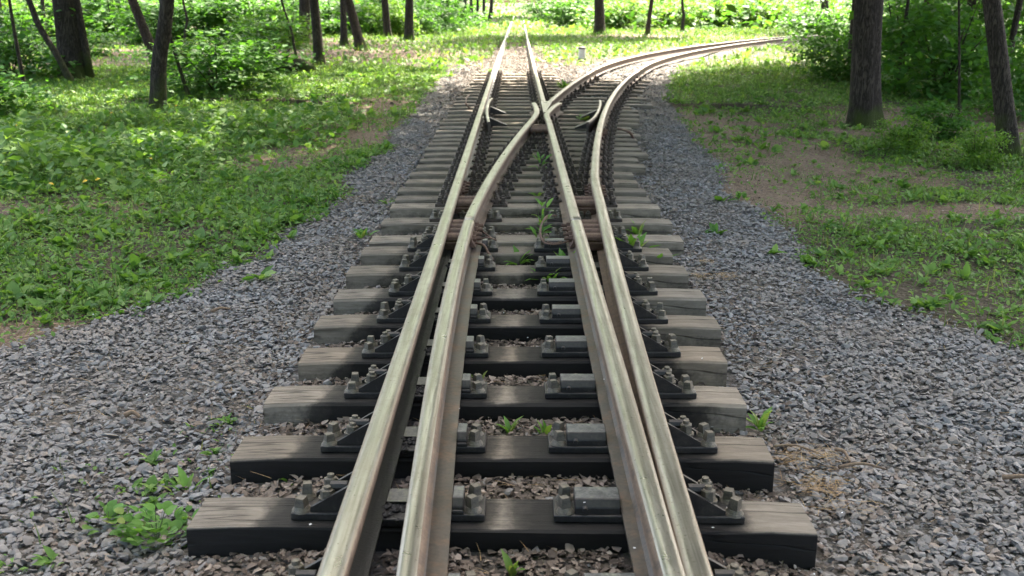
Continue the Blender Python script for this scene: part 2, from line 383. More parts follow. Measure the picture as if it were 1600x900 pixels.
# ------------------------------------------------------------------ rails
ZT, ZP, ZS = .29, .15, .125                          # rail top, top of the base plates, sleeper top
RH = ZT - ZP
def off(y): return .27 * np.clip((np.asarray(y, float) - 20) / 78, 0, None) ** 1.3
bl = np.polyfit([2.16, 2.48, 2.89, 3.43, 4.2, 4.94, 5.6, 6.36], [-.226, -.236, -.246, -.26, -.2735, -.275, -.271, -.26], 3)
bc = np.polyfit([6.36, 6.9, 7.53, 8.28, 9.19, 10.31, 11.73, 13.58, 14.34, 16.31, 18.64, 21.36], [-.262, -.233, -.198, -.142, -.069, .04, .2, .40, .515, .8, 1.18, 1.72], 4)
bf = np.polyfit([18.64, 21.36, 24.54, 27.89, 30.45, 32.5, 36.74, 39.8, 42.31], [1.18, 1.72, 2.46, 3.55, 4.66, 5.65, 7.85, 9.71, 11.4], 3)
d1 = np.polyfit([2.16, 2.89, 3.57, 3.94, 4.95, 6.36, 7.26, 7.81], [.474, .489, .502, .513, .549, .592, .623, .645], 2)
d2 = np.polyfit([7.81, 9.19, 10.31, 11.73, 12.29, 14.66, 16.95, 20.38, 24.1], [.645, .75, .853, 1.0, 1.065, 1.38, 1.74, 2.37, 3.27], 3)
d3 = np.polyfit([20.38, 24.1, 27.32, 30.11, 36.54, 39.8, 41.02], [2.37, 3.27, 4.3, 5.4, 8.55, 10.4, 11.1], 3)
def B(y):
    y = np.asarray(y, float); near = np.where(y < 6.33, np.polyval(bl, y), np.polyval(bc, y))
    k = sm(18.6, 21.4, y); return near * (1 - k) + k * np.polyval(bf, np.maximum(y, 18))
def D(y):
    y = np.asarray(y, float); k1 = sm(6.9, 8.7, y); near = np.polyval(d1, np.minimum(y, 10)) * (1 - k1) + k1 * np.polyval(d2, y)
    k = sm(20.4, 24, y); return near * (1 - k) + k * np.polyval(d3, np.maximum(y, 20))
def A(y): return -.411 + off(y)
def Cc(y): return .411 + off(y)

PROF = [(-.057, 0), (-.057, .010), (-.03, .0155), (-.012, .026), (-.0075, .042), (-.0075, .094), (-.014, .1), (-.034, .105), (-.036, .112), (-.036, .126), (-.033, .133), (-.027, .1375), (-.014, .1395)]
PROF = PROF + [(0, .14)] + [(-x, z) for x, z in PROF[::-1]]
def blade_prof(t, side, foot=.075):
    """Switch blade: wide low foot towards the middle of the track (side = +1: to +x); t = 1 machined thin at the tip, 0 full."""
    s = side; q = [(-.03 * s, 0), (-.03 * s, .010), (-.022 * s, .02), (-.022 * s, .094), (-.036 * s * (1 - t) - .028 * s * t, .105),
        (-.036 * s * (1 - t) - .029 * s * t, .128), (-.03 * s * (1 - t) - .027 * s * t, .1365), (-.012 * s, .14)]
    q += [(.01 * s - .008 * s * t, .1395), (.025 * s - .016 * s * t, .137), (.033 * s - .012 * s * t, .129), (.036 * s, .112), (.03 * s, .1), (.012 * s, .085), (.012 * s, .045),
          (.02 * s, .024), (.03 * s, .0135), (foot * s, .0115), (foot * s, 0)]
    return q
def sweep(name, path, prof, ztop=ZT, mats=None, parent=None, hi=.128):
    """prof: list of (dx, dz) or a function of the arc index fraction's y -> list."""
    path = np.asarray(path, float); n = len(path)
    d = np.gradient(path, axis=0); d /= np.linalg.norm(d, axis=1)[:, None]; nrm = np.stack([d[:, 1], -d[:, 0]], 1)
    V = []
    for i in range(n):
        p = prof(path[i, 1]) if callable(prof) else prof
        z0 = (ztop[i] if hasattr(ztop, '__len__') else ztop) - .14
        V += [(path[i, 0] + nrm[i, 0] * x, path[i, 1] + nrm[i, 1] * x, z0 + z) for x, z in p]
    k = len(p); zz = [z for _, z in p]
    Fs, mi = [], []
    for i in range(n - 1):
        for j in range(k):
            j2 = (j + 1) % k
            Fs.append((i * k + j, i * k + j2, (i + 1) * k + j2, (i + 1) * k + j))
            mi.append(0 if min(zz[j], zz[j2]) >= hi and j2 != 0 else (2 if max(zz[j], zz[j2]) < .03 else 1))
    xm = max(abs(x) for x, z in (prof(9.) if callable(prof) else prof) if z > .1)
    bm = bmesh.new(); lay = bm.verts.layers.float.new('lat'); vs_ = [bm.verts.new(v) for v in V]
    for i in range(n):
        for j, (x, z) in enumerate(prof(path[i, 1]) if callable(prof) else prof): vs_[i * k + j][lay] = x / xm
    for f, m_ in zip(Fs, mi):
        q = bm.faces.new([vs_[i] for i in f]); q.material_index = m_; q.smooth = m_ < 2 
    bm.faces.new(vs_[:k]).material_index = 1; bm.faces.new(vs_[-k:][::-1]).material_index = 1
    return from_bm(name, bm, mats or [M_top, M_side, M_side], parent)
def line(fx, y0, y1, s0=.12, g=1.012):
    y = np.array(geo(y0, y1, s0, g)); y[-1] = y1
    return np.stack([fx(y), y], 1)
def zfar(p): return ZT - .0 * p[:, 1]

railA = sweep('left_stock_rail', line(A, 1.2, 97), PROF, mats=[M_top, M_side, M_grease]); railA.name = 'stock_rail'
tag(railA, 'long straight outer rail on the left, running from the bottom edge to the far trees', 'rail')
pD = line(D, 1.2, 43); railD = sweep('stock_rail', pD, PROF, ZT)
tag(railD, 'outer right rail that bends away to the right into the sunny clearing', 'rail')
bladeB = sweep('switch_blade', line(B, 1.2, 6.3, .1, 1), lambda y: blade_prof(float(1 - sm(2.2, 4.6, y)), 1, .086), ZT, [M_top, M_side, M_foot])
tag(bladeB, 'open left switch blade standing clear of its stock rail, with a wide brown foot', 'switch blade')
bladeC = sweep('switch_blade', line(Cc, 1.2, 6.3, .1, 1), lambda y: blade_prof(float(1 - sm(1.6, 3.6, y)), -1, .066), ZT, [M_top, M_side, M_foot])
tag(bladeC, 'closed right switch blade pressed tight against the outer right rail', 'switch blade')
wb = [Vector((x, y, 0)) for x, y in [(float(B(v)), v) for v in (11.0, 11.5, 11.9)] + [gp(835.5, 180.5, ZT), gp(838.5, 174.5, ZT), gp(838, 168, ZT), gp(834, 160, ZT)]]
wbp = [(p.x, p.y) for p in catmull(wb, 6)]
pB = np.concatenate([line(B, 6.306, 10.9), np.array(wbp)]); closB = sweep('closure_rail', pB, PROF, ZT - .001)
tag(closB, 'curved inner rail sweeping from the left blade heel to the crossing, its end flared left', 'rail')
wc = [Vector((x, y, 0)) for x, y in [(.411, 11.2), (.411, 11.8)] + [gp(854, 178, ZT), gp(858.5, 172, ZT), gp(866, 165, ZT), gp(874.5, 160, ZT)]]
wcp = [(p.x, p.y) for p in catmull(wc, 6)]
pC = np.concatenate([line(Cc, 6.306, 11.1), np.array(wcp)]); closC = sweep('closure_rail', pC, PROF, ZT - .002)
tag(closC, 'straight inner rail from the right blade heel to the crossing, its end flared right', 'rail')
# the crossing nose: a wedge that splits into the two rails beyond
nose = bmesh.new()
YN0, YN1 = 12.75, 14.2
xb1 = float(B(YN1))
pl = [(.372, YN0), (.4, YN0), (xb1 + .035, YN1), (.375, YN1)]
for z0, z1, mi, gr in ((ZP, ZT - .014, 1, 0), (ZT - .014, ZT + .002, 0, .0)):
    a = [nose.verts.new((x, y, z0)) for x, y in pl]; b = [nose.verts.new((x, y, z1)) for x, y in pl]
    fs = [nose.faces.new(a[::-1]), nose.faces.new(b)] + [nose.faces.new((a[i], a[(i + 1) % 4], b[(i + 1) % 4], b[i])) for i in range(4)]
    for f in fs: f.material_index = mi
nz = from_bm('crossing_nose', nose, [M_top, M_side]); tag(nz, 'pointed steel nose of the crossing where the two inner rails meet', 'rail crossing')
sweep('rail_leg', line(Cc, YN1 + .003, 97), PROF, ZT - .001, parent=nz)
pBf = line(B, YN1 + .003, 42.5); sweep('rail_leg', pBf, PROF, ZT - .002, parent=nz)

# check rails with flared ends, on brackets
def check_rail(pix, label, side):
    pts = [Vector((*gp(x, y, ZT), 0)) for x, y in pix]
    p = [(v.x, v.y) for v in catmull(pts, 6)]
    prof = [(-.012, 0), (-.012, .11), (-.017, .115), (-.016, .136), (-.009, .14), (.009, .14), (.016, .136), (.017, .115), (.012, .11), (.012, 0)]
    o = sweep('check_rail', p, prof, ZT + .012, [M_top, M_farplate, M_farplate], hi=.11); tag(o, label, 'check rail', 'check rails beside the crossing')
    for k in (len(p) // 3, 2 * len(p) // 3):
        x, y = p[k]; bm = bmesh.new()
        prism(bm, [(x + side * .026, ZP + .001), (x + side * .026, ZP + .1), (x + side * .06, ZP + .09), (x + side * .24, ZP + .012), (x + side * .24, ZP + .001)], y - .06, y + .06)
        from_bm('bracket', bm, M_plate, o)
    return o
check_rail([(764, 192), (762, 184), (761, 175), (762.5, 164), (765, 158), (768.5, 154.5)], 'short flared guard rail just inside the straight left rail, beside the crossing', 1)
check_rail([(918, 192.5), (925, 187), (932, 179), (936.5, 169), (938, 162), (937.2, 157.5)], 'short flared guard rail inside the bending right rail, a green weed at its foot', -1)

# ------------------------------------------------------------------ fastening hardware (shared meshes)
def me_of(o):
    me = o.data; bpy.data.objects.remove(o); return me
def hex_mesh():
    bm = bmesh.new()
    cyl(bm, (0, 0, 0), .03, .03, .006, 14); cyl(bm, (0, 0, .006), .0235, .0235, .03, 6, rot=.3); cyl(bm, (0, 0, .036), .02, .017, .003, 12); cyl(bm, (0, 0, .036), .0125, .0115, .014, 12)
    return me_of(from_bm('hex_bolt', bm, M_bolt))
def spike_mesh():
    bm = bmesh.new()
    cyl(bm, (0, 0, 0), .03, .026, .007, 16); cyl(bm, (0, 0, .007), .025, .02, .008, 14); cyl(bm, (0, 0, .015), .0225, .0175, .03, 4, rot=math.pi / 4 + .12)
    return me_of(from_bm('screw_spike', bm, M_bolt))
ME_HEX, ME_SPIKE = hex_mesh(), spike_mesh()
def bolt(parent, me, x, y, z, s=1.):
    return inst(me.name.split('.')[0], me, parent, (x, y, z), (random.uniform(-.09, .09), random.uniform(-.09, .09), random.uniform(-.9, .9)), (s, s, s * random.uniform(.8, 1.15)))

def brace(parent, x, y, s):
    """Rail brace: s = -1 to the left of a rail, +1 to its right; x is the rail's centre line."""
    bm = bmesh.new()
    for yy in (y - .05, y + .045):
        prism(bm, [(x + s * .03, ZP), (x + s * .03, ZP + .085), (x + s * .05, ZP + .082), (x + s * .165, ZP + .012), (x + s * .165, ZP)], yy, yy + .012)
    box(bm, *sorted((x + s * .035, x + s * .14)), y - .037, y + .044, ZP + .001, ZP + .03, .004)
    cyl(bm, (x + s * .06 if s > 0 else x - .11, y + .0, ZP + .06), .016, .016, .05, 8, 'x')
    o = from_bm('rail_brace', bm, M_plate, parent)
    for yy in (y - .02, y + .062 - .035): bolt(o, ME_HEX, x + s * .118, yy + (.0 if yy < y else .012), ZP + .03, .92)
    return o

ORD = 'first second third fourth fifth sixth seventh eighth ninth tenth eleventh twelfth thirteenth fourteenth fifteenth sixteenth seventeenth eighteenth nineteenth twentieth'.split()
TENS = {2: 'twenty', 3: 'thirty', 4: 'forty', 5: 'fifty', 6: 'sixty'}
TENTH = {3: 'thirtieth', 4: 'fortieth', 5: 'fiftieth', 6: 'sixtieth'}
def ordw(n):
    if n <= 20: return ORD[n - 1]
    return TENTH[n // 10] if n % 10 == 0 else TENS[n // 10] + '-' + ORD[n % 10 - 1]

def sleeper(y0, x0, x1, tar, depth=.202, rot=0., label='', rise=0., fr=.85):
    """One timber: front top edge at y0, from x0 to x1; its own uneven mesh."""
    seed = random.random() * 100; nxs, secs = 14, []
    b = .008 * random.uniform(.8, 1.6); zb, zt = -.06, ZS + rise; yc = depth / 2
    sec = [(-yc, zb), (-yc, zt - .055), (-yc, zt - b), (-yc + b, zt), (0, zt), (yc - b, zt), (yc, zt - b), (yc, zb)]
    V, T = [], []
    L = x1 - x0
    for i in range(nxs + 1):
        x = x0 + L * i / nxs
        for k, (yy, zz) in enumerate(sec):
            nv = mnoise.noise(Vector((x * 3 + seed, yy * 6, zz * 6)))
            nv2 = mnoise.noise(Vector((x * 1.2 + seed, 7, k)))
            endr = .006 if i in (0, nxs) else 0
            V.append((x, yy * (1 + .02 * nv) + .004 * nv2, zz + (.003 * nv - endr * (zz > .05) if zz > 0 else 0)))
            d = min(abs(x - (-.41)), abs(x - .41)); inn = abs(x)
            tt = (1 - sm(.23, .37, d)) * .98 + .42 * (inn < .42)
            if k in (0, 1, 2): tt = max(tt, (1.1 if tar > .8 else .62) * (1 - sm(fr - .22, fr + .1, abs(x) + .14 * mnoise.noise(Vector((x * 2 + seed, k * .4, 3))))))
            T.append(float(max(tt * tar, (.4 + .1 * nv2) if k in (0, 1) else 0)))  # front faces never paler than this: old creosote plus painted-in shade
    bm = bmesh.new(); lay = bm.verts.layers.float.new('tar'); vs_ = [bm.verts.new(v) for v in V]; K = len(sec)
    for v, t in zip(vs_, T): v[lay] = t
    for i in range(nxs):
        for k in range(K):
            k2 = (k + 1) % K; bm.faces.new((vs_[i * K + k], vs_[i * K + k2], vs_[(i + 1) * K + k2], vs_[(i + 1) * K + k]))
    bm.faces.new(vs_[:K]); bm.faces.new(vs_[-K:][::-1])
    o = from_bm('sleeper', bm, M_wood, loc=(0, y0 + depth / 2, 0)); o.rotation_euler = (random.uniform(-.008, .008), random.uniform(-.004, .004), rot)
    tag(o, label, 'sleeper', 'timber sleepers under the switch'); return o

NEAR = [(2.19, -.93, .91), (2.68, -.93, .911), (3.16, -.932, .903), (3.655, -.936, .918), (4.13, -.90, .938), (4.615, -.925, 1.005), (5.095, -.915, 1.02), (5.6, -.93, 1.01), (6.065, -.915, .99)]
NLAB = ['sleeper at the very bottom edge, only its bolts and blocks showing above the litter',
        'nearest full sleeper, tar black front, grey ends, leafy clump at its left end',
        'second full sleeper, long crack on its grey left end, tar black front',
        'third full sleeper, pale grey left end with half tarred front face',
        'fourth full sleeper, black front with a crack along the right end',
        'fifth full sleeper, sticking out further right than the four nearer ones',
        'sixth full sleeper, split front face on its right end',
        'seventh full sleeper, dull grey, blocks and a leafy weed between the blades',
        'eighth full sleeper, last one with slide blocks before the blade heels']
for i, (y, x0, x1) in enumerate(NEAR):
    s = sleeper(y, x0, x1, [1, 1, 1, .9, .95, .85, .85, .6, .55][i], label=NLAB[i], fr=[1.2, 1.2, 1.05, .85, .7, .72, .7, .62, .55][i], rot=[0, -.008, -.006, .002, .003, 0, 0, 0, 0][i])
    yc = y + .101; xa, xb, xc, xd = float(A(yc)), float(B(yc)), .411, float(D(yc))
    fb, fc = xb + .086, xc - .066                       # inner foot edges of the two blades
    for side, xs_, inner in ((-1, xa, min(fb + .1, -.05)), (1, xd, max(fc - .2, .1))):
        bm = bmesh.new(); e = xs_ + side * .222
        box(bm, min(e, inner), max(e, inner), -.055, .07, ZS + .001, ZP - .0005, .004)
        bp = from_bm('base_plate', bm, M_plate, s)
        for yy in (-.03, .048): bolt(bp, ME_SPIKE, xs_ + side * .193, yy, ZP - .001)
        xi = inner - side * -.034 if side > 0 else inner - .036
        for yy in (-.03, .052): bolt(bp, ME_SPIKE, xi, yy, ZP - .001, .95)
        brace(s, xs_ + side * .0, .005, side)
        # block that holds the blade's foot down
        bm = bmesh.new()
        if side < 0: x_0, x_1 = fb + .002, fb + .036
        else: x_0, x_1 = fc - .138, fc - .003
        prism(bm, [], 0, 0) if False else None
        w0 = -.045
        pts = [(w0, ZP - .002), (w0, ZP + .02), (w0 + .018, ZP + .042), (.05, ZP + .042), (.05, ZP - .002)]
        a = [bm.verts.new((x_0, p, q)) for p, q in pts]; b = [bm.verts.new((x_1, p, q)) for p, q in pts]
        fs = [bm.faces.new(a[::-1]), bm.faces.new(b)] + [bm.faces.new((a[k], a[(k + 1) % 5], b[(k + 1) % 5], b[k])) for k in range(5)]
        fs[4].material_index = 1
        if side < 0: box(bm, x_0, x_1 + .002, -.054, -.0455, ZP - .002, ZP + .012, .003)
        bmesh.ops.bevel(bm, geom=list(bm.edges), offset=.0025, segments=1, affect='EDGES')
        if side > 0: cyl(bm, (x_0 + .03, w0 + .003, ZP + .016), .01, .007, -.012, 10, 'y')
        from_bm('slide_block', bm, [M_plate, M_shoe], s)
    # slide chair in the gap between left rail and open blade: greasy body, worn top
    bm = bmesh.new()
    g0, g1 = xa + .045, xb - .015
    prism(bm, [(g0, ZP), (g0 + .012, ZP + .017), (g1, ZP + .017), (g1, ZP)], -.01, .075)
    bm.faces.ensure_lookup_table()
    for f in bm.faces:
        f.normal_update()
        if abs(f.normal.z) > .9 and f.calc_center_median().z > ZP + .01: f.material_index = 1
    from_bm('slide_chair', bm, [M_grease, M_shoe], s)
    bm = bmesh.new(); box(bm, xa + .04, xb - .02, -.095, -.011, ZS + .002, ZP + .004, .006)
    for _ in range(26):
        px_, py_ = random.uniform(xa + .05, xb - .02), random.uniform(-.09, .0)
        bmesh.ops.create_icosphere(bm, subdivisions=1, radius=random.uniform(.006, .016), matrix=Matrix.Translation((px_, py_, ZP + random.uniform(-.006, .006))))
    from_bm('grease_deposit', bm, M_grease, s)

FARY = [6.4, 6.965, 7.5, 7.82, 8.2, 8.6, 9.04, 9.47, 9.87, 10.25, 10.63, 11.02, 11.36, 11.75, 12.12, 12.49, 12.98, 13.4, 13.93, 14.49, 14.97, 15.45, 15.95, 16.52, 17.15, 17.7, 18.3, 18.95, 19.65, 20.4, 21.2, 22.0]
RX = {6.4: 1.11, 6.965: 1.12, 7.5: 1.11, 7.82: 1.08, 8.2: 1.09, 8.6: 1.07, 9.04: 1.08, 9.47: 1.24, 9.87: 1.22, 10.25: 1.36, 10.63: 1.34, 11.02: 1.35, 11.36: 1.38, 11.75: 1.46, 12.12: 1.43, 12.49: 1.44, 12.98: 1.58, 13.4: 1.64, 13.93: 1.7, 14.49: 1.75, 14.97: 1.7, 15.45: 2.08, 15.95: 1.95, 16.52: 2.11, 17.15: 2.04}
ZONE = lambda y: 'beside the blade heels' if y < 8 else 'along the curved closure rail' if y < 11.3 else 'under the crossing' if y < 15.2 else 'beyond the crossing'
def fasten(s, xr_, hgt, far, spread=.105, mirror=True):
    """Plate with two spikes each side of a rail; far ones carry their bolts in one mesh."""
    bm = bmesh.new(); box(bm, xr_ - .16, xr_ + .16, -.06 , .065, ZS + .001, ZP - .001 - hgt, .003)
    if far:
        for sx in (-1, 1):
            for yy in (-.032, .038):
                cyl(bm, (xr_ + sx * .128, yy, ZP - .002), .027, .024, .012, 8); cyl(bm, (xr_ + sx * .128, yy, ZP + .01), .021, .017, .034, 4, rot=.8)
                cyl(bm, (xr_ + sx * .078, yy, ZP - .002), .02, .02, .05, 6); cyl(bm, (xr_ + sx * .078, yy, ZP + .048), .011, .01, .014, 6)
        for sx in (-1, 1): box(bm, *sorted((xr_ + sx * .035, xr_ + sx * .1)), -.05, .055, ZP + .008, ZP + .028, .003)
    o = from_bm('base_plate', bm, M_farplate, s)
    if not far:
        for sx in (-1, 1):
            for yy in (-.032, .038):
                bolt(o, ME_SPIKE, xr_ + sx * .128, yy, ZP - .002); bolt(o, ME_HEX, xr_ + sx * .078, yy, ZP, .9)
for i, y in enumerate(FARY):
    yc = y + .1
    x1 = RX.get(y, .92 + (random.uniform(-.03, .03)))
    dep = .19 if i % 5 else .205
    lab = f'grey sleeper {ZONE(y)}, {ordw(i + 9)} counted from the nearest full sleeper'
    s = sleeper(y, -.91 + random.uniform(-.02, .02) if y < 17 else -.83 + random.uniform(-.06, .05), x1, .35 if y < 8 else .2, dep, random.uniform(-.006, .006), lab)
    rails = [float(A(yc)), float(Cc(yc))] + ([float(B(yc)), float(D(yc))] if y < 17.3 else [])
    rails = [r for k, r in enumerate(rails) if not any(abs(r - q) < .09 for q in rails[:k])]
    for k, r in enumerate(rails): fasten(s, r, .0012 * k, y > 7.2)
# sleepers of the branch track
bt = [15.9, 16.6, 17.3, 18.0, 18.75, 19.5, 20.3, 21.1, 22.0, 22.9]
for i, y in enumerate(bt[3:7]):
    mx = (float(B(y)) + float(D(y))) / 2; slope = math.atan(float(D(y + .1) - D(y - .1)) / .2)
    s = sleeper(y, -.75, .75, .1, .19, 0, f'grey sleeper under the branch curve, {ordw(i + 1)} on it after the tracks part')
    s.location = (mx, y + .1, -.004); s.rotation_euler = (0, 0, -slope)
    for k, r in enumerate((-.411, .411)): fasten(s, r, .001 * k, True)

# ------------------------------------------------------------------ joints: fishplates, spacer blocks, bond wires
def fishplate(rail, fx, y, side, half=.24, mat=None, z=0., gap=.012):
    bm = bmesh.new(); x = float(fx(y)); sl = math.atan(float(fx(y + .1) - fx(y - .1)) / .2)
    prism(bm, [(side * gap, ZP + .03), (side * gap, ZP + .096), (side * (gap + .013), ZP + .1), (side * (gap + .02), ZP + .055), (side * (gap + .04), ZP + .02), (side * (gap + .02), ZP + .02)], -half, half)
    o = from_bm('fishplate', bm, mat or M_rust, rail, loc=(x, y, z)); o.rotation_euler = (0, 0, -sl)
    for yy in (-.19, -.07, .07, .19):
        if abs(yy) > half: continue
        bm = bmesh.new()
        x0 = side * (gap + .017)
        cyl(bm, (x0, yy, ZP + .062), .022, .022, side * .024, 6, 'x'); cyl(bm, (x0 + side * .024, yy, ZP + .062), .011, .011, side * .03, 8, 'x')
        from_bm('fishplate_bolt', bm, M_rust, o)
for rail, fx, sd_ in ((bladeB, B, 1), (bladeC, Cc, -1)): fishplate(rail, fx, 6.3, sd_, .26)
fishplate(railA, A, 7.9, 1, .3, gap=.011); fishplate(railD, D, 7.75, -1, .3, gap=.011); fishplate(railD, D, 7.75, 1, .3, gap=.011)
fishplate(railD, D, 11.4, 1, .3, gap=.011)
for rail, fl, fr, rr, nm in ((bladeB, A, B, (6.0, 6.14, 6.28, 6.42), 0), (bladeC, Cc, D, (6.0, 6.14, 6.28, 6.42), 1)):
    for y0, hh in ((5.98, .52), (7.05, .28)):
        xl_, xr_ = float(fl(y0)) + .012, float(fr(y0)) - .012
        if y0 > 7: xl_, xr_ = float(fl(y0 + .1)) + .012, float(fr(y0 + .1)) - .012
        bm = bmesh.new()
        n = 4 if y0 < 7 else 2
        for k in range(n):
            yy = y0 + hh * (k + .5) / n
            cyl(bm, (xl_, yy, ZP + .075), .036, .036, xr_ - xl_, 14, 'x')
        box(bm, xl_, xr_, y0 + .02, y0 + hh - .02, ZP + .012, ZP + .06, .004)
        from_bm('spacer_block', bm, M_rust, rail)
# the block between the flared rails before the nose
bm = bmesh.new()
for yy in (11.45, 11.6, 11.75): cyl(bm, (float(B(yy)) + .03, yy, ZP + .07), .035, .035, .40 - float(B(yy)) - .03, 12, 'x')
from_bm('spacer_block', bm, M_rust, nz)
def wire(rail, pts, r=.005):
    bm = bmesh.new(); tube(bm, catmull(pts, 6), r, 6); from_bm('bond_wire', bm, M_rust, rail, True)
xj = float(B(6.3))
wire(bladeB, [(xj + .06, 6.12, .2), (xj + .12, 6.1, .22), (xj + .17, 6.16, .19), (xj + .15, 6.27, .17), (xj + .07, 6.4, .2)])
wire(bladeB, [(xj + .05, 6.08, .19), (xj + .1, 6.02, .19), (xj + .13, 5.95, .16), (xj + .16, 5.82, .15)], .008)
wire(bladeC, [(.36, 6.1, .2), (.28, 6.05, .19), (.2, 6.12, .19), (.19, 6.3, .24), (.23, 6.5, .27), (.3, 6.62, .25)])
wire(bladeC, [(.35, 6.16, .19), (.26, 6.12, .18), (.185, 6.2, .2), (.2, 6.4, .25), (.26, 6.56, .26)], .005)
wire(railA, [(*gp(733, 148, .2), .2), (*gp(729, 153, .27), .27), (*gp(728, 162, .25), .25), (*gp(735, 170, .16), .16)], .012)
wire(railD, [(*gp(966, 201, .15), .15), (*gp(975, 203, .2), .2), (*gp(984, 207, .2), .2), (*gp(990, 216, .1), .1)], .016)

# ------------------------------------------------------------------ gravel, litter, needles, petals
def stone_bases(n=14):
    out = []
    for k in range(n):
        bm = bmesh.new(); r = random.Random(k)
        for _ in range(13):
            v = Vector((r.gauss(0, 1), r.gauss(0, 1), r.gauss(0, 1))).normalized() * r.uniform(.75, 1)
            bm.verts.new((v.x, v.y * r.uniform(.7, 1), v.z * .62))
        bmesh.ops.convex_hull(bm, input=list(bm.verts)); bmesh.ops.triangulate(bm, faces=bm.faces)
        for v in [v for v in bm.verts if not v.link_faces]: bm.verts.remove(v)
        bm.verts.index_update(); bmesh.ops.recalc_face_normals(bm, faces=bm.faces)
        out.append((np.array([v.co[:] for v in bm.verts]), np.array([[v.index for v in f.verts] for f in bm.faces]))); bm.free()
    return out
SB = stone_bases()
def pick(n, x0, x1, y0, y1, yexp=1.):
    x = rng.uniform(x0, x1, n); y = y0 + (y1 - y0) * rng.uniform(0, 1, n) ** yexp; return x, y
ALLY = np.array([q[0] for q in NEAR] + FARY)
def between(x, y):
    """True where no sleeper stands."""
    k = np.clip(np.searchsorted(ALLY, y + .01) - 1, 0, len(ALLY) - 1); k2 = np.clip(k + 1, 0, len(ALLY) - 1)
    inside = ((y > ALLY[k] - .015) & (y < ALLY[k] + .215)) | (np.abs(y - ALLY[k2]) < .012)
    wide = np.where(y < 17.5, np.where(x > 0, np.interp(y, [2, 5, 9, 9.4, 13, 17], [.92, 1.02, 1.1, 1.26, 1.64, 2.1]), -.94), np.where(x > 0, .9, -.9))
    return ~(inside & (np.abs(x) < np.abs(wide) + .015))
def gravel(n, x0, x1, y0, y1, smin, smax):
    x, y = pick(n, x0, x1, y0, y1); view = np.abs(x) < (.62 * y + 1.0)
    b = ballast_at(x, y) * (.62 + .5 * (wob(x * .9, y * .8 + 2) > -.55)); inner = np.abs(x) < .85
    keep = (rng.uniform(0, 1, n) < np.where(inner, np.where(y < 9, .05, .2), b)) & between(x, y) & view & (b > .05)
    keep &= ~(inner & (np.minimum(np.abs(x - A(y)), np.abs(x - .411)) < .07))
    x, y = x[keep], y[keep]; m = len(x)
    s = smin + (smax - smin) * rng.beta(1.6, 3.2, m); S = np.stack([s * rng.uniform(.85, 1.4, m), s * rng.uniform(.7, 1.15, m), s * rng.uniform(.35, .75, m)], 1)
    P = np.stack([x, y, gz(x, y) + s * rng.uniform(-.15, .6, m)], 1)
    M = rot_mats(rng.uniform(0, 6.283, m), rng.normal(0, .32, m), rng.normal(0, .32, m))
    return scatter(SB, P, M, S)
parts = [gravel(92000, -3.2, 3.4, 1.9, 6.5, .006, .031), gravel(60000, -2.6, 3.0, 6.5, 14, .009, .03), gravel(16000, -2.2, 5, 14, 26, .016, .036)]
V = np.concatenate([p[0] for p in parts]); o_ = np.cumsum([0] + [len(p[0]) for p in parts]); Fa = np.concatenate([p[1] + k for p, k in zip(parts, o_)])
tag(inst('gravel', np_mesh('gravel', V, Fa, 3, M_stone)), 'loose blue grey crushed stone ballast spread along both sides of the track', 'gravel', kind='stuff')

def leaf_base(w=.5, fold=.12, curl=.15, n=3):
    """Leaf along +y, length 1, midrib fold; quads."""
    rows = [0., .3, .68, 1.][: n + 1]; wid = [.06, 1., .8, .04]
    V = []
    for r, q in zip(rows, wid):
        z = curl * (r - r * r * 1.5)
        V += [(-w * q / 2, r, z + fold * q * .5), (0, r, z), (w * q / 2, r, z + fold * q * .5)]
    Fq = []
    for i in range(len(rows) - 1):
        a = i * 3; Fq += [(a, a + 1, a + 4, a + 3), (a + 1, a + 2, a + 5, a + 4)]
    return np.array(V), np.array(Fq)
def cup_leaf(r):
    g = np.random.default_rng(r); V = []; Fq = []
    n = 3
    for i in range(n + 1):
        for j in range(n + 1):
            x, y = i / n * 2 - 1, j / n * 2 - 1; k = 1 - .25 * (x * x + y * y) * (.5 + g.uniform(0, .6))
            V.append((x * k * .7 + g.normal(0, .05), y * k + g.normal(0, .05), .2 * g.uniform(-.4, 1) * (x * x * .6 + y * y * .5) + g.normal(0, .045)))
    for i in range(n):
        for j in range(n):
            a = i * (n + 1) + j; Fq.append((a, a + 1, a + n + 2, a + n + 1))
    return np.array(V), np.array(Fq)
LEAFL = [leaf_base(.55, .2, .3), leaf_base(.7, -.15, -.2), leaf_base(.45, .3, .5), leaf_base(.8, .1, .35)]
LB = [cup_leaf(k) for k in range(8)]
def litter(n, x0, x1, y0, y1, smin, smax, dens):
    x, y = pick(n, x0, x1, y0, y1); keep = rng.uniform(0, 1, n) < dens(x, y); x, y = x[keep], y[keep]; m = len(x)
    s = rng.uniform(smin, smax, m); S = np.stack([s, s, s], 1)
    P = np.stack([x, y, gz(x, y) + rng.uniform(.0, .012, m)], 1)
    S = S * np.stack([np.full(m, 1.), rng.uniform(.8, 1.25, m), np.full(m, 1.)], 1)
    return scatter(LB[:5] + [(v * 2.2, f) for v, f in LEAFL], P, rot_mats(rng.uniform(0, 6.283, m), rng.normal(0, .24, m), rng.normal(0, .26, m)), S)
near_l = lambda x, y: between(x, y) * np.where(np.abs(x) < .95, 1., .22 * (1 - sm(.95, 1.6, np.abs(x)))) * (1 - .75 * (np.abs(np.abs(x) - .411) < .08))
soil_l = lambda x, y: np.clip(bare_at(x, y) * .5 + .2, 0, .6) * (1 - ballast_at(x, y) * .75)
